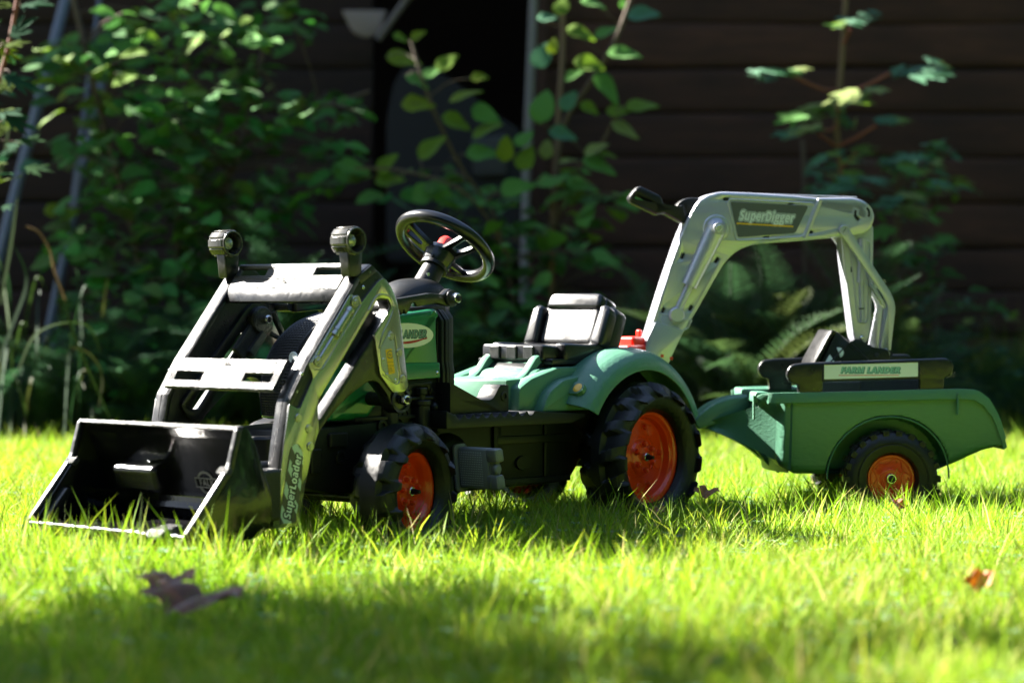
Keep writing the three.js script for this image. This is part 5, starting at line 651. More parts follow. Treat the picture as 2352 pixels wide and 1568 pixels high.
// --- broad-leaved sapling in the middle ---
{
  const L = [[1300, 100, 120, 10, 'blue'], [1490, 170, 160, -5, 'litFresh'], [1640, 185, 150, 30, 'mid'], [1850, 85, 190, 5, 'blue'], [1740, 310, 190, 0, 'mid'], [1650, 490, 210, -40, 'mid'], [1840, 590, 190, 20, 'litFresh'], [1750, 720, 170, -10, 'pale'], [1270, 310, 170, 65, 'blue'], [1270, 600, 210, 80, 'mid'], [1420, 570, 140, 60, 'blue'], [1540, 620, 120, -30, 'litFresh'], [1540, 370, 180, -10, 'litFresh'], [1450, 430, 120, 30, 'mid'], [1295, 850, 120, 80, 'pale'], [1390, 770, 170, -10, 'blue'], [1580, 850, 150, 30, 'pale'], [1600, 930, 200, -10, 'mid'], [480, 325, 200, 3, 'lime'], [560, 205, 100, 30, 'lime'], [460, 215, 90, -20, 'litFresh'], [560, 590, 190, 8, 'lime'], [820, 530, 190, 35, 'lime'], [720, 350, 140, 45, 'litFresh'], [910, 440, 100, 10, 'lime'], [780, 700, 180, -20, 'litFresh'], [940, 730, 180, 40, 'litFresh'], [640, 840, 200, 45, 'litFresh'], [950, 640, 170, -10, 'mid'], [1060, 850, 150, 80, 'lime'], [930, 870, 190, 10, 'mid'], [190, 950, 180, -5, 'mid'], [380, 930, 150, 50, 'litFresh'], [400, 1030, 170, 10, 'litFresh'], [620, 1090, 220, 30, 'mid'], [720, 1110, 170, -20, 'mid'], [1120, 1060, 190, 20, 'mid'], [1380, 30, 120, 70, 'litFresh'], [1330, 260, 100, 75, 'lime'], [1560, 10, 140, 0, 'mid'], [1730, 20, 60, 80, 'mid'], [1700, 620, 130, 20, 'litFresh'], [1640, 880, 110, 0, 'litFresh'], [1160, 780, 130, 60, 'mid'], [1170, 900, 150, 75, 'litFresh'], [560, 460, 150, -20, 'mid'], [640, 410, 140, 40, 'mid'], [1420, 920, 110, 15, 'pale'], [1500, 1050, 190, -5, 'mid'], [1330, 1010, 180, 40, 'mid']];  // the yellowest entries carry sunlight in their colour
  bush('broad_leaved_sapling', 'sapling with large round leaves standing before the doorway behind the tractor seat', 'sapling', { seed: 21, depth: 8.9, max: 290,
    stems: [{ pts: [[...z2d(1385, -60), 9], [...z2d(1385, 300), 9], [...z2d(1360, 700), 8.95], [...z2d(1330, 1300), 8.9], [...z2d(1330, 2500), 8.9]], r: 0.011, m: tanM }, { pts: [[...z2d(1790, -40), 8.8], [...z2d(1680, 250), 8.8], [...z2d(1540, 480), 8.85], [...z2d(1400, 700), 8.9], [...z2d(1335, 1100), 8.9]], r: 0.009 }, { pts: [[...z2d(520, 230), 8.7], [...z2d(600, 500), 8.7], [...z2d(690, 720), 8.75], [...z2d(800, 950), 8.8], [...z2d(1000, 1250), 8.85], [...z2d(1200, 2500), 8.9]], r: 0.006 }, { pts: [[...z2d(200, 960), 8.6], [...z2d(500, 980), 8.65], [...z2d(850, 1120), 8.7], [...z2d(1100, 1500), 8.8]], r: 0.005 }, { pts: [[...z2d(1700, 640), 8.7], [...z2d(1620, 800), 8.75], [...z2d(1450, 1000), 8.8], [...z2d(1340, 1300), 8.85]], r: 0.005 }],
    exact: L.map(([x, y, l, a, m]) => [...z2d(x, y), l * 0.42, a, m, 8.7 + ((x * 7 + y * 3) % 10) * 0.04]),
    blobs: [[1180, 480, 190, 70, 8.9, 0.5, 45, 0.1, 'broad', ['dark', 'mid', 'mid']], [1230, 620, 200, 110, 8.9, 0.6, 110, 0.1, 'broad', ['dark', 'dark', 'mid']], [1330, 470, 110, 90, 8.9, 0.5, 30, 0.1, 'broad', ['dark', 'mid', 'litFresh']], [1100, 720, 130, 80, 8.8, 0.5, 50, 0.1, 'broad', ['dark', 'mid', 'blue']], [1000, 440, 140, 60, 8.9, 0.5, 18, 0.1, 'broad', ['mid', 'litFresh']], [1240, 850, 240, 100, 8.8, 0.6, 120, 0.1, 'broad', ['dark', 'dark', 'mid']]] });
}
// --- sapling with red leaf stalks at the right ---
{
  const C = [[640, 420, 320, 0, 1], [560, 440, 200, 170, 0], [760, 400, 150, 20, 1], [1450, 395, 330, 0, 0], [1560, 370, 200, 10, 0], [1340, 400, 180, 200, 0], [1110, 120, 250, 10, 0], [1000, 140, 180, 170, 2], [1180, 90, 130, 40, 0], [960, 540, 320, 170, 3], [1080, 560, 220, 0, 2], [900, 600, 260, 190, 2], [1180, 520, 180, 10, 3], [720, 650, 260, 170, 1], [820, 660, 240, 0, 2], [760, 740, 260, 190, 3], [680, 770, 200, 200, 0], [860, 740, 180, 0, 3], [990, 660, 170, -40, 0], [1060, 720, 110, -80, 0], [1300, 690, 230, 5, 3], [1360, 680, 170, 10, 2], [1130, 850, 200, 15, 2], [1060, 900, 160, 200, 2], [940, 880, 200, 160, 2], [900, 940, 220, 190, 0], [950, 1040, 240, 200, 0], [1020, 980, 160, 0, 3], [1100, 1000, 200, 10, 0], [960, 1090, 260, 170, 0], [1200, 1040, 220, 0, 0], [1280, 930, 200, 20, 0], [1420, 890, 240, 25, 0], [1540, 830, 150, 40, 0], [1440, 960, 220, 20, 2], [1560, 920, 90, 20, 3], [1600, 1060, 220, 10, 0], [1400, 1100, 240, 0, 3], [1300, 1150, 240, 180, 0], [1450, 1200, 260, -10, 1], [1560, 1240, 140, -30, 1], [1250, 1340, 240, 180, 1], [1480, 1400, 240, 10, 1], [1600, 1360, 200, 30, 1], [1330, 1480, 220, 180, 1]];
  const mm = ['blue', 'mid', 'litFresh', 'pale'];
  bush('red_stalked_sapling', 'slender sapling with red leaf stalks in front of the log wall at the right', 'sapling', { seed: 33, depth: 8.8, max: 290, twig: redM,
    stems: [{ pts: [[...z3d(1037, -60), 8.9], [...z3d(1015, 330), 8.9], [...z3d(1000, 520), 8.9], [...z3d(985, 760), 8.9], [...z3d(1010, 950), 8.9], [...z3d(1030, 1200), 8.9], [...z3d(1040, 2600), 8.9]], r: 0.011, m: tanM }, ...[[[1000, 520], [900, 510], [740, 440]], [[1000, 530], [1130, 500], [1290, 420]], [[985, 840], [1090, 790], [1210, 720]], [[985, 840], [930, 800], [880, 770]], [[1020, 260], [1045, 210], [1065, 165]], [[985, 720], [940, 745], [900, 740]], [[1010, 960], [1060, 920], [1100, 870]]].map((p) => ({ pts: p.map(([x, y], i) => [...z3d(x, y), 8.9 - i * 0.05]), r: 0.0062, m: redM, name: 'leaf_stalk' })), { pts: [[...z3d(790, 800), 9.3], [...z3d(800, 1000), 9.3], [...z3d(810, 2600), 9.3]], r: 0.009, m: barkM }, { pts: [[...z3d(1340, 980), 9], [...z3d(1320, 1200), 9], [...z3d(1300, 2500), 9]], r: 0.006, m: barkM }],
    exact: [], blobs: [] });
  // leaves held nearly level
  const t = scene.children[scene.children.length - 1], R = rng(34), lv = [];
  for (const [x, y, w, a, c] of C) for (let k = 0; k < 3; k++) { const d = 8.55 + R() * 0.5, [X, Y] = z3d(x + (R() - 0.5) * w * 0.5, y + (R() - 0.5) * 46), len = w * 0.4018 * d / FOC * (0.55 + R() * 0.3), an = a * PI / 180 + (R() - 0.5) * 1.2; const dir = V(Math.cos(an), Math.sin(an) * 0.3 - 0.05 + (R() - 0.5) * 0.3, (R() - 0.3) * 0.9).normalize(); const p = at(X, Y, d).addScaledVector(dir, -len / 2); lv.push({ p, q: leafQuat(dir, V((R() - 0.5) * 0.5, 1, 0.15 + R() * 0.4)), s: len, g: LG.lobed[Math.floor(R() * 4)], m: LM[R() < 0.75 ? mm[c] : mm[Math.floor(R() * 4)]] }); }
  putLeaves(t, lv, 290);
}
// --- shrubs at the left ---
bush('leafy_shrub', 'tall leafy shrub filling the upper left before the dark wall', 'shrub', { seed: 41, depth: 9, max: 300,
  stems: [{ pts: [[420, -60, 9.1], [430, 200, 9.1], [410, 500, 9.05], [400, 1000, 9]], r: 0.013 }, { pts: [[160, -40, 9], [230, 250, 9], [310, 560, 9], [380, 1000, 9]], r: 0.01 }, { pts: [[620, 60, 9.2], [560, 300, 9.1], [470, 620, 9.05], [420, 1000, 9]], r: 0.01 }, { pts: [[850, 210, 9], [700, 260, 9], [560, 350, 9], [450, 560, 9]], r: 0.006 }],
  exact: [[120, 110, 60, 20, 'litFresh'], [150, 210, 60, 200, 'lime'], [170, 155, 90, 10, 'litFresh'], [165, 95, 60, 60, 'mid'], [210, 240, 80, 180, 'litFresh'], [235, 105, 70, 80, 'blue'], [300, 50, 70, 30, 'litFresh'], [420, 90, 50, 60, 'mid'], [480, 115, 28, 60, 'pale'], [540, 178, 30, 40, 'pale'], [620, 200, 26, 50, 'pale'], [400, 35, 36, 70, 'pale'], [600, 85, 80, -40, 'litFresh'], [635, 60, 70, 20, 'mid'], [670, 245, 70, 30, 'litFresh'], [690, 240, 40, 70, 'lime'], [130, 480, 60, 10, 'lime'], [160, 490, 50, 30, 'litFresh'], [75, 380, 70, 10, 'blue'], [320, 430, 70, 20, 'mid'], [240, 120, 80, -30, 'mid'], [660, 20, 60, 60, 'litFresh'], [800, 390, 80, 0, 'mid'], [820, 400, 60, 30, 'litFresh']],
  blobs: [[200, 180, 120, 110, 9, 0.9, 76, 0.1, 'broad', ['mid', 'litFresh', 'dark']], [420, 120, 200, 130, 9.1, 1.0, 204, 0.095, 'broad', ['mid', 'mid', 'dark', 'litFresh']], [330, 330, 180, 130, 9, 1.0, 170, 0.095, 'broad', ['mid', 'dark', 'dark']], [520, 280, 170, 80, 9, 0.9, 119, 0.09, 'broad', ['mid', 'dark']], [740, 250, 100, 40, 9, 0.8, 57, 0.085, 'broad', ['mid', 'litFresh', 'dark']], [620, 60, 120, 60, 9.2, 0.9, 44, 0.09, 'broad', ['mid', 'dark']], [330, 540, 230, 120, 8.9, 1.0, 221, 0.095, 'broad', ['dark', 'mid', 'blue']], [560, 460, 170, 90, 9, 1.0, 136, 0.085, 'broad', ['dark', 'dark', 'mid']], [750, 380, 90, 60, 9, 0.9, 44, 0.08, 'broad', ['dark', 'mid']], [430, 700, 300, 110, 8.8, 1.0, 272, 0.085, 'broad', ['dark', 'dark', 'mid']], [250, 840, 240, 90, 8.6, 1.0, 187, 0.08, 'broad', ['dark', 'mid']]] });
bush('lobed_leaf_shrub', 'branch with sharp lobed leaves reaching in at the top left edge', 'shrub', { seed: 43, depth: 7.0, max: 120,
  stems: [{ pts: [[50, -60, 7], [38, 20, 7], [20, 110, 7], [0, 180, 7], [-60, 420, 7], [-90, 1100, 7]], r: 0.007, m: redM }],
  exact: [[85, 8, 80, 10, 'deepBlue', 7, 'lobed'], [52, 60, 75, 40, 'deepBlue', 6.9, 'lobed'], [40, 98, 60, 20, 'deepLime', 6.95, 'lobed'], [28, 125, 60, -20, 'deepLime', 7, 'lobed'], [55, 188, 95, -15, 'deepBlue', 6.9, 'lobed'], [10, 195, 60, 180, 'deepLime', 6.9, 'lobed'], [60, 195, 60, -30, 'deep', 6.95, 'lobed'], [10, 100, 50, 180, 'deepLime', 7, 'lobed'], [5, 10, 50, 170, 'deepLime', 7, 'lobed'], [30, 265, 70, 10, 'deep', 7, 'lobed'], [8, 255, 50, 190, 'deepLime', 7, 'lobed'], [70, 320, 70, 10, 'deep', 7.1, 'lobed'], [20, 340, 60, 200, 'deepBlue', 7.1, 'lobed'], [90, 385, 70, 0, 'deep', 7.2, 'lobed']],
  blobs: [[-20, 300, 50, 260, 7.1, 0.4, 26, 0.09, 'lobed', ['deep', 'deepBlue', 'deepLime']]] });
// --- ferns ---
function frondGeo(seed, n, bend) {
  const R = rng(seed), list = [], P = (t) => V(0.02 * Math.sin(t * 5 + seed), t - 0.25 * bend * t * t * t, bend * t * t * 0.75);
  list.push(tube([0, 0.2, 0.4, 0.6, 0.8, 1].map(P), 0.006, 10, 4));
  const pos = [], idx = []; let c = 0;
  for (let i = 2; i < n; i++) { const t = i / n, p = P(t), w = 0.17 * Math.pow(Math.sin(PI * Math.min(1, 0.12 + t * 0.88)), 0.8) + 0.01;
    for (const s of [1, -1]) { const m = 5; for (let k = 0; k <= m; k++) { const q = k / m, l = w * q, hw = 0.0075 * (1 - q * 0.85) * (0.8 + 0.4 * (k % 2)); const x = p.x + s * l, y = p.y + l * 0.45 + (R() - 0.5) * 0.008, z = p.z - l * l * 1.1 + (R() - 0.5) * 0.01; pos.push(x, y - hw, z, x, y + hw, z + 0.006); if (k < m) idx.push(c, c + 2, c + 1, c + 1, c + 2, c + 3); c += 2; } } }
  const g = new THREE.BufferGeometry(); g.setAttribute('position', new THREE.Float32BufferAttribute(pos, 3)); g.setAttribute('uv', new THREE.Float32BufferAttribute(new Float32Array(pos.length / 3 * 2), 2)); g.setIndex(idx); g.computeVertexNormals(); list.push(g); return merge(list);
}
const fronds = [0, 1, 2, 3].map((i) => frondGeo(61 + i, 30, 0.35 + i * 0.16));
const fernMats = [leafMat(0.022, 0.056, 0.022, 0.45), leafMat(0.03, 0.066, 0.024, 0.45), leafMat(0.04, 0.072, 0.02, 0.45), leafMat(0.05, 0.07, 0.018, 0.45)], fernDark = [leafMat(0.022, 0.06, 0.03, 0.35), leafMat(0.03, 0.085, 0.035, 0.35), leafMat(0.04, 0.09, 0.045, 0.35)];
function fern(label, px, depth, n, len, seed, mats, lift = 0.5) {
  const R = rng(seed), t = thing('fern', label, 'fern', 'ferns along the cabin'); const b = at(px, 690 + FOC * EYE / depth, depth); b.y = 0; t.position.copy(b);
  for (let i = 0; i < n * 2.2; i++) { const a = R() * 2 * PI, m = part(t, 'frond', fronds[Math.floor(R() * 4)], mats[Math.floor(R() * mats.length)]); m.rotation.set(0, a, 0); m.rotation.order = 'YXZ'; m.rotation.x = (0.05 + R() * lift); m.rotation.z = (R() - 0.5) * 0.3; m.scale.setScalar(len * (0.34 + R() * 0.42)); m.position.set((R() - 0.5) * 0.36, R() * R() * 0.4 * len, (R() - 0.5) * 0.3); }
}
[['tall light fern just right of the excavator foot, lowest of the group', 1620, 8.5, 26, 0.72, 1, fernMats], ['bushy light fern under the middle of the excavator boom', 1760, 8.3, 34, 0.86, 2, fernMats], ['light fern with the tallest fronds, under the boom end', 1870, 8.6, 34, 0.92, 3, fernMats], ['light fern between the excavator stick and the trailer nose', 1950, 8.4, 24, 0.66, 4, fernMats], ['fern behind the tractor seat, left of the excavator foot', 1500, 8.7, 24, 0.7, 5, fernDark], ['low dark fern behind the trailer tail at the right', 2230, 8.7, 22, 0.5, 6, fernDark], ['dark fern at the right picture edge beyond the trailer', 2380, 8.5, 20, 0.5, 7, fernDark], ['dark fern right behind the steering wheel', 1080, 8.6, 22, 0.66, 8, fernDark], ['dark fern behind the left work lamp', 560, 8.5, 34, 0.9, 9, fernDark], ['dark fern behind the crossbar between the lamps', 700, 8.5, 34, 0.92, 10, fernDark], ['dark fern left of the loader, by the tall grass stalks', 390, 8.3, 30, 0.72, 11, fernDark], ['dark fern at the left behind the grass stalks', 220, 8.3, 24, 0.62, 12, fernDark], ['dark fern hidden behind the bonnet', 860, 8.5, 26, 0.8, 13, fernDark], ['dark fern at the far left edge', 40, 8.3, 22, 0.6, 14, fernDark], ['light fern right behind the trailer scoop', 2080, 8.8, 20, 0.6, 15, fernDark], ['dark fern under the round leaved sapling', 1290, 8.7, 24, 0.66, 16, fernDark]].forEach((a) => fern(...a));
bush('feathery_sapling', 'blue-green sapling with narrow feathery leaves right of the red-stalked one', 'sapling', { seed: 53, depth: 9.1, max: 290,
  stems: [{ pts: [[2075, 400, 9.1], [2065, 520, 9.1], [2060, 760, 9.1], [2060, 1010, 9]], r: 0.006 }, { pts: [[2190, 345, 9.1], [2130, 390, 9.1], [2070, 450, 9.1]], r: 0.003, name: 'side_stem' }, { pts: [[2215, 430, 9.1], [2140, 460, 9.1], [2066, 520, 9.1]], r: 0.003, name: 'side_stem' }],
  exact: [], blobs: [[2090, 380, 70, 26, 9.1, 0.4, 46, 0.07, 'slim', ['blue', 'blue', 'mid']], [2150, 345, 50, 16, 9.1, 0.3, 22, 0.06, 'slim', ['blue', 'dark']], [2150, 430, 70, 22, 9.1, 0.4, 40, 0.07, 'slim', ['blue', 'mid', 'litFresh']], [1920, 420, 70, 60, 9.2, 0.4, 56, 0.075, 'slim', ['blue', 'blue', 'dark']], [2080, 480, 80, 34, 9.1, 0.4, 44, 0.07, 'slim', ['blue', 'mid']], [2120, 570, 90, 34, 9.1, 0.4, 40, 0.075, 'slim', ['dark', 'blue']], [2070, 640, 110, 50, 9.2, 0.5, 60, 0.075, 'slim', ['dark', 'dark', 'blue']]] });
// --- low dark herbs under the log wall at the right ---
bush('low_herbs', 'low dark leafy herbs under the log wall at the right', 'herbs', { seed: 47, depth: 9.4, max: 220, stems: [{ pts: [[2150, 700, 9.5], [2160, 1000, 9.4]], r: 0.004 }, { pts: [[2280, 760, 9.5], [2280, 1000, 9.4]], r: 0.004 }],
  exact: [[2225, 735, 30, 30, 'pale'], [2325, 730, 30, 10, 'pale'], [2330, 720, 26, 60, 'litFresh']], blobs: [[2200, 760, 160, 110, 9.5, 0.5, 70, 0.075, 'slim', ['dark', 'blue', 'dark']], [2150, 900, 220, 70, 9.2, 0.6, 100, 0.075, 'slim', ['dark', 'mid', 'blue']], [2330, 880, 60, 80, 9.2, 0.5, 40, 0.08, 'slim', ['dark', 'blue']]] });
// --- tall grass stalks at the left ---
{
  const t = thing('tall_grass', 'tall arching grass blades and one golden stalk at the left edge', 'grass tuft'), d = 7.6, gm = [leafMat(0.025, 0.05, 0.01, 0.4), leafMat(0.04, 0.048, 0.012, 0.4), leafMat(0.012, 0.034, 0.012, 0.4)], R = rng(71);
  const blade = (pts, w, m) => { const c = new THREE.CatmullRomCurve3(pts.map((p) => at(...p))); part(t, 'blade', grid(2, 26, (u, v) => { const p = c.getPoint(v), k = w * Math.pow(Math.sin(PI * (0.08 + 0.92 * v)), 0.6) + 0.0006; return [p.x + (u - 0.5) * k, p.y + Math.abs(u - 0.5) * k * 0.5, p.z + (u - 0.5) * k * 0.6]; }), m); };
  blade([[250, 960, d], [205, 860, d], [165, 760, d], [140, 670, d]], 0.011, gm[0]); part(t, 'golden_stalk', tube([[150, 690, d], [125, 620, d], [112, 570, d], [85, 530, d], [60, 520, d]].map((p) => at(...p)), 0.0035, 30, 6), std({ color: rgb(0.13, 0.06, 0.012), roughness: 0.7 }));
  blade([[40, 850, d], [80, 770, d], [150, 742, d], [200, 750, d], [232, 812, d]], 0.012, gm[0]); blade([[160, 795, d], [205, 815, d], [232, 860, d], [225, 940, d]], 0.009, gm[1]); blade([[-20, 860, d], [30, 740, d], [60, 640, d], [30, 560, d]], 0.012, gm[2]); blade([[0, 700, d], [25, 560, d], [40, 450, d]], 0.012, gm[0]); blade([[-5, 420, d], [15, 330, d], [22, 250, d]], 0.01, gm[0]);
  for (let i = 0; i < 26; i++) { const x = -60 + R() * 300, h = 120 + R() * 330, l = (R() - 0.4) * 160; blade([[x, 1010, d + R()], [x + l * 0.2, 1000 - h * 0.5, d + R()], [x + l * 0.6, 1000 - h * 0.85, d + R()], [x + l, 1000 - h * (0.75 + R() * 0.3), d + R()]], 0.006 + R() * 0.008, gm[Math.floor(R() * 3)]); }
}
// --- dead leaves on the lawn ---
const deadTex = noiseTex(128, (u, v) => { const k = 0.5 + 0.6 * wrapN(u, v, 6, 1) + 0.3 * wrapN(u, v, 18, 5); return [0.4 + 0.3 * k, 0.28 + 0.22 * k, 0.18 + 0.15 * k]; }, true);
function deadLeaf(label, px, py, size, o) {
  const dp = FOC * (EYE - (o.h ?? 0.05)) / (py - 690), p = at(px, py, dp), R = rng(o.seed), ph = R() * 6;
  const g = grid(14, 14, (u, v) => { const x = (u - 0.5) * 2, y = (v - 0.5) * 2, r = Math.hypot(x, y), a = Math.atan2(y, x), k = (0.82 + 0.13 * Math.cos(a * 5 + ph) + 0.07 * Math.cos(a * 11) + 0.05 * Math.cos(a * 2 + 1)) / Math.max(1, r) * Math.min(1, r + 0.2); const X = x * k, Y = y * k * 0.8; return [X * 0.5, (o.curl ?? 0.25) * (X * X * 0.5 - Y * Math.sin(X * 2.4 + ph) * 0.5 + 0.12 * Math.sin(X * 9 + Y * 6)), Y * 0.5]; });
  const uv = g.attributes.uv, m = new THREE.Mesh(g, new THREE.MeshPhysicalMaterial({ map: deadTex, color: o.c, roughness: 0.75, transmission: o.t ?? 0.25, thickness: 0, side: THREE.DoubleSide })); m.name = numbered('dead_leaf'); m.castShadow = m.receiveShadow = true;
  m.position.copy(p); m.scale.setScalar(size); m.rotation.set(o.rx ?? 0.2, o.ry ?? 0, o.rz ?? 0); scene.add(tag(m, label, 'leaf', 'fallen leaves on the lawn'));
}
deadLeaf('large curled dark brown dead leaf, nearest one on the shaded lawn', 450, 1376, 0.165, { seed: 1, t: 0.25, c: rgb(0.5, 0.27, 0.15), curl: 0.32, rx: 0.3, rz: -0.04, h: 0.082 });
deadLeaf('pale pinkish dead leaf just behind the large dark brown one', 385, 1330, 0.1, { seed: 2, c: rgb(0.75, 0.55, 0.42), curl: 0.3, rx: 0.35, h: 0.09 });
deadLeaf('reddish dead leaf lying right of the big rear tractor wheel', 1625, 1130, 0.065, { seed: 13, c: rgb(0.9, 0.72, 0.58), curl: 0.4, rx: 0.55, h: 0.085 });
deadLeaf('small orange dead leaf at the foot of the trailer wheel', 2062, 1158, 0.045, { seed: 4, c: rgb(1, 0.5, 0.25), curl: 0.4, rx: 0.9, rz: -0.6, h: 0.085 });
deadLeaf('small pale dead leaf in the grass below the rear tractor wheel', 1512, 1172, 0.035, { seed: 5, c: rgb(1, 0.8, 0.6), curl: 0.5, rx: 0.9, h: 0.07 });
deadLeaf('yellow orange dead leaf standing in the sunny grass at the right', 2255, 1332, 0.05, { seed: 6, c: rgb(1.3, 0.75, 0.1), curl: 0.5, rx: 1.3, rz: 0.4, h: 0.085 });
// ================= lawn grass =================
{
  const N = 10, CELL = 0.17, toLocal = (x, z) => { const dx = x + 0.3592, dz = z + 4.9476, c = Math.cos(49 * PI / 180), s = Math.sin(49 * PI / 180); return [dx * c - dz * s, dx * s + dz * c]; };
  const geo = (seed) => {
    const R = rng(seed), pos = [], col = [], nor = [], idx = []; let c = 0;
    const blade = (x, z, h, w, lean, az, tint, bend) => {
      const ca = Math.cos(az), sa = Math.sin(az), n = 3, fa = R() * PI, fx = Math.cos(fa), fz = Math.sin(fa);
      for (let k = 0; k <= n; k++) { const t = k / n, ww = w * 0.5 * (1 - t * t * 0.96), d = h * (lean * t + bend * t * t), y = h * t * (1 - 0.25 * bend * t), X = x + ca * d, Z = z + sa * d; if (k < n) { pos.push(X - fx * ww, y, Z - fz * ww, X + fx * ww, y, Z + fz * ww); } else pos.push(X, y, Z); const m = k < n ? 2 : 1; for (let i = 0; i < m; i++) { col.push(...tint); } }
      for (let k = 0; k < n - 1; k++) idx.push(c + 2 * k, c + 2 * k + 1, c + 2 * k + 2, c + 2 * k + 1, c + 2 * k + 3, c + 2 * k + 2);
      idx.push(c + 2 * (n - 1), c + 2 * (n - 1) + 1, c + 2 * n); c += 2 * n + 1;
    };
    const shade = () => { const r = R(), v = 0.75 + R() * 0.5; if (r < 0.08) return [0.46 * v, 0.38 * v, 0.15 * v]; if (r < 0.3) return [0.34 * v, 0.39 * v, 0.03 * v]; return [0.195 * v, 0.325 * v, 0.012 * v]; };
    const P = () => (R() - 0.5) * CELL * 1.25;
    for (let i = 0; i < 330; i++) blade(P(), P(), 0.028 + R() * 0.034, 0.0022 + R() * 0.002, 0.2 + R() * 0.9, R() * 2 * PI, shade(), R() * 0.5);
    for (let k = 0; k < 13; k++) { const tx = P(), tz = P(), m = 8 + Math.floor(R() * 12); for (let i = 0; i < m; i++) blade(tx + (R() - 0.5) * 0.03, tz + (R() - 0.5) * 0.03, 0.05 + R() * R() * 0.055, 0.0026 + R() * 0.0024, R() * 0.45, R() * 2 * PI, shade(), R() * 0.6); }
    for (let i = 0; i < 9; i++) blade(P(), P(), 0.08 + R() * 0.045, 0.0036 + R() * 0.0022, R() * 0.35, R() * 2 * PI, shade(), 0.2 + R() * 0.6);
    for (let i = 0; i < 8; i++) { // clover and small weeds: three rounded leaflets
      const x = P(), z = P(), h = 0.025 + R() * 0.025, r = 0.006 + R() * 0.005, a0 = R() * 6; for (let k = 0; k < 3; k++) { const a = a0 + k * 2.09, m = 6; pos.push(x, h, z); col.push(0.06, 0.15, 0.04); const b = c++; for (let q = 0; q <= m; q++) { const e = a - 0.95 + 1.9 * q / m, rr = r * (1.3 - 0.35 * Math.pow(Math.abs(q / m - 0.5) * 2, 2)); pos.push(x + Math.cos(e) * rr, h + 0.002 * Math.sin(q * 2), z + Math.sin(e) * rr); col.push(0.09, 0.2, 0.05); if (q) idx.push(b, c - 1, c); c++; } } }
    const g = new THREE.BufferGeometry(); g.setAttribute('position', new THREE.Float32BufferAttribute(pos, 3)); g.setAttribute('color', new THREE.Float32BufferAttribute(col, 3)); g.setIndex(idx); g.computeVertexNormals(); return g;
  };
  const mat = new THREE.MeshPhysicalMaterial({ vertexColors: true, roughness: 0.92, specularIntensity: 0.3, clearcoat: 0.06, clearcoatRoughness: 0.35, transmission: 0.5, thickness: 0, side: THREE.DoubleSide });
  const slots = [...Array(N)].map(() => []), R = rng(99);
  for (let z = -2.3; z > -9.9; z -= CELL * 0.86) { const half = 0.2138 * -z * 1.12 + 0.9; for (let x = -half; x < half; x += CELL * 0.86) {
    const X = x + (R() - 0.5) * 0.06, Z = z + (R() - 0.5) * 0.06, [lx, lz] = toLocal(X, Z); let sy = 0.85 + 0.35 * perlin.noise(X * 1.3, Z * 1.3, 3) + (R() - 0.5) * 0.2;
    if (lx > -0.66 && lx < -0.38 && Math.abs(lz) < 0.26) sy *= 0.62;
    const bd = Math.hypot((lx + 0.72) / 0.16, (lz - 0.02) / 0.36); sy *= 1.34 + 0.7 * Math.max(0, 1 - bd * bd * 0.6);
    if (Z < -8.2) sy *= 1 + (-8.2 - Z) * 1.9 * (0.3 + Math.max(0, 0.7 + 1.6 * perlin.noise(X * 2.1, Z * 2.6, 21)));
    const k = 0.88 + 0.3 * perlin.noise(X * 0.9, Z * 0.9, 8), y = 0.9 + 0.5 * perlin.noise(X * 0.5 + 4, Z * 0.5, 12);
    slots[Math.floor(R() * N)].push([X, Z, R() * 2 * PI, Math.max(0.4, sy), rgb(k * (0.95 + 0.25 * (y - 0.9)), k, k * 0.95)]);
  } }
  const lawn = new THREE.Group(); lawn.name = 'lawn_grass'; scene.add(tag(lawn, 'mown green lawn grass, sunlit around the toys and shaded in front', 'grass', null, 'stuff'));
  const e = new THREE.Euler(), q = new THREE.Quaternion();
  slots.forEach((s, i) => { const im = new THREE.InstancedMesh(geo(200 + i), mat, s.length); im.name = 'grass_patch'; im.castShadow = im.receiveShadow = true; s.forEach(([x, z, a, sy, c], k) => { q.setFromEuler(e.set((R() - 0.5) * 0.1, a, (R() - 0.5) * 0.1)); im.setMatrixAt(k, new THREE.Matrix4().compose(V(x, 0, z), q, V(1, sy, 1))); im.setColorAt(k, c); }); tag(im, null, null, null, 'stuff'); lawn.add(im); });
}
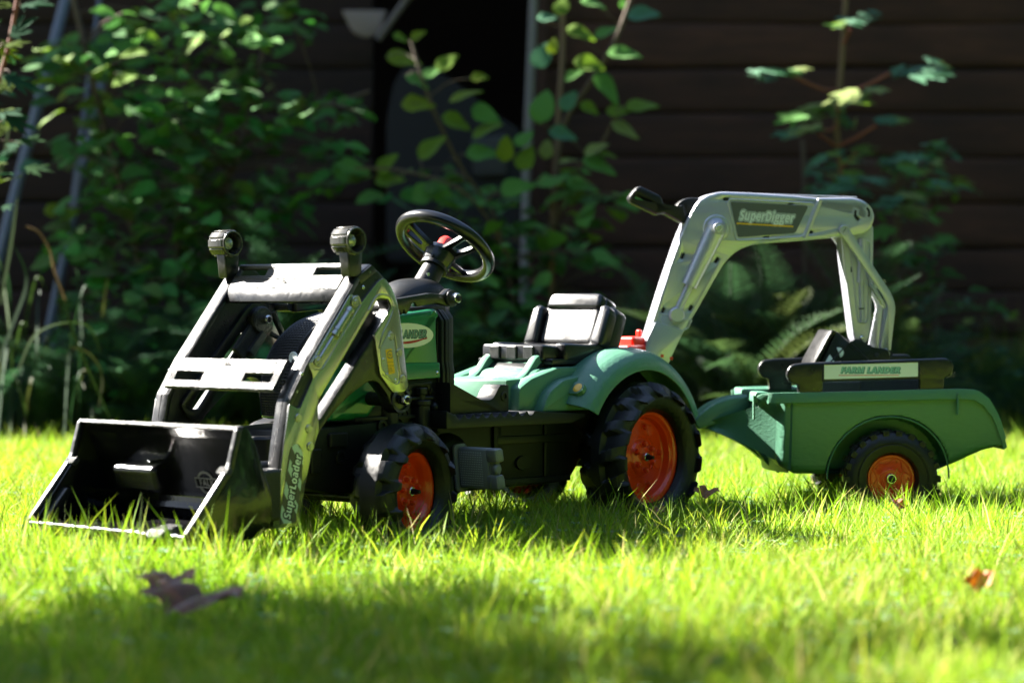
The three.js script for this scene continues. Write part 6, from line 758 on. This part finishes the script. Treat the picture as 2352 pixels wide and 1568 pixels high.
// ================= outside the frame: tree shading the near lawn, wood added against sky light =================
{
  const tree = (label, trunk, clusters, leaf, seed) => { // clusters: [centre, radius, count]
    const R = rng(seed), t = thing('shade_tree', label, 'tree', null), n = clusters.reduce((s, c) => s + c[2], 0);
    const limbs = [bar(trunk[0], trunk[1], trunk[2], trunk[2] * 0.6, 12)];
    for (const [c] of clusters) { const k = trunk[0].clone().lerp(trunk[1], 0.45 + 0.55 * R()); limbs.push(tube([k, k.clone().lerp(c, 0.5).add(V(0, 0.3, 0)), c], trunk[2] * 0.16, 12, 6)); }
    part(t, 'trunk', merge(limbs), barkM);
    const im = new THREE.InstancedMesh(LG.broad[1], LM.mid, n); let i = 0; for (const [c, r, m] of clusters) for (let k = 0; k < m; k++) { let d; do { d = V(R() * 2 - 1, R() * 2 - 1, R() * 2 - 1); } while (d.lengthSq() > 1); const s = leaf * (0.7 + R() * 0.6); im.setMatrixAt(i++, new THREE.Matrix4().compose(c.clone().addScaledVector(d, r), randQuat(R, 0.5), V(s, s, s))); }
    im.name = 'crown'; im.castShadow = im.receiveShadow = true; t.add(im); tag(im, null, null, null, 'stuff');
  };
  const G = (px, py, tt) => at(px, py, FOC * EYE / (py - 690)).setY(0).addScaledVector(SUN, tt);
  const near = [[150, 1570, 0.42], [330, 1500, 0.24], [600, 1475, 0.2], [850, 1480, 0.22], [1050, 1440, 0.15], [1150, 1410, 0.1], [1300, 1490, 0.14], [1000, 1570, 0.34], [520, 1620, 0.42], [1400, 1580, 0.15], [2160, 1570, 0.1], [2310, 1540, 0.14], [1700, 1640, 0.16], [0, 1700, 0.5], [800, 1800, 0.6], [1500, 1900, 0.5]].map(([x, y, r], i) => [G(x, y, 5.8 + (i * 7 % 5) * 0.35), r, Math.round(r * r * 640 + 6)]);
  tree('broad-leaved tree left of the lawn shading the near grass', [V(-6.4, 0, -3.4), V(-6.0, 4.2, -3.9), 0.13], near, 0.11, 301);
  // unseen wood, raised to block front sky light, dark in the glossy plastic
  const n = 6500, W = rng(305), im = new THREE.InstancedMesh(LG.broad[2], LM.dark, n); for (let i = 0; i < n; i++) { const a = -0.75 + W() * 3.7, r = 9 + W() * 4, s = 0.6 + W() * 0.8; im.setMatrixAt(i, new THREE.Matrix4().compose(V(Math.cos(a) * r, W() * 9.5, Math.sin(a) * r - 2), randQuat(W, 0.4), V(s, s, s))); } im.name = 'sky_block_wood'; im.castShadow = im.receiveShadow = true; scene.add(tag(im, 'unseen dark leafy wood behind the viewer, added to block low sky light', 'wood', null, 'stuff'));
}
renderer.render(scene, camera);
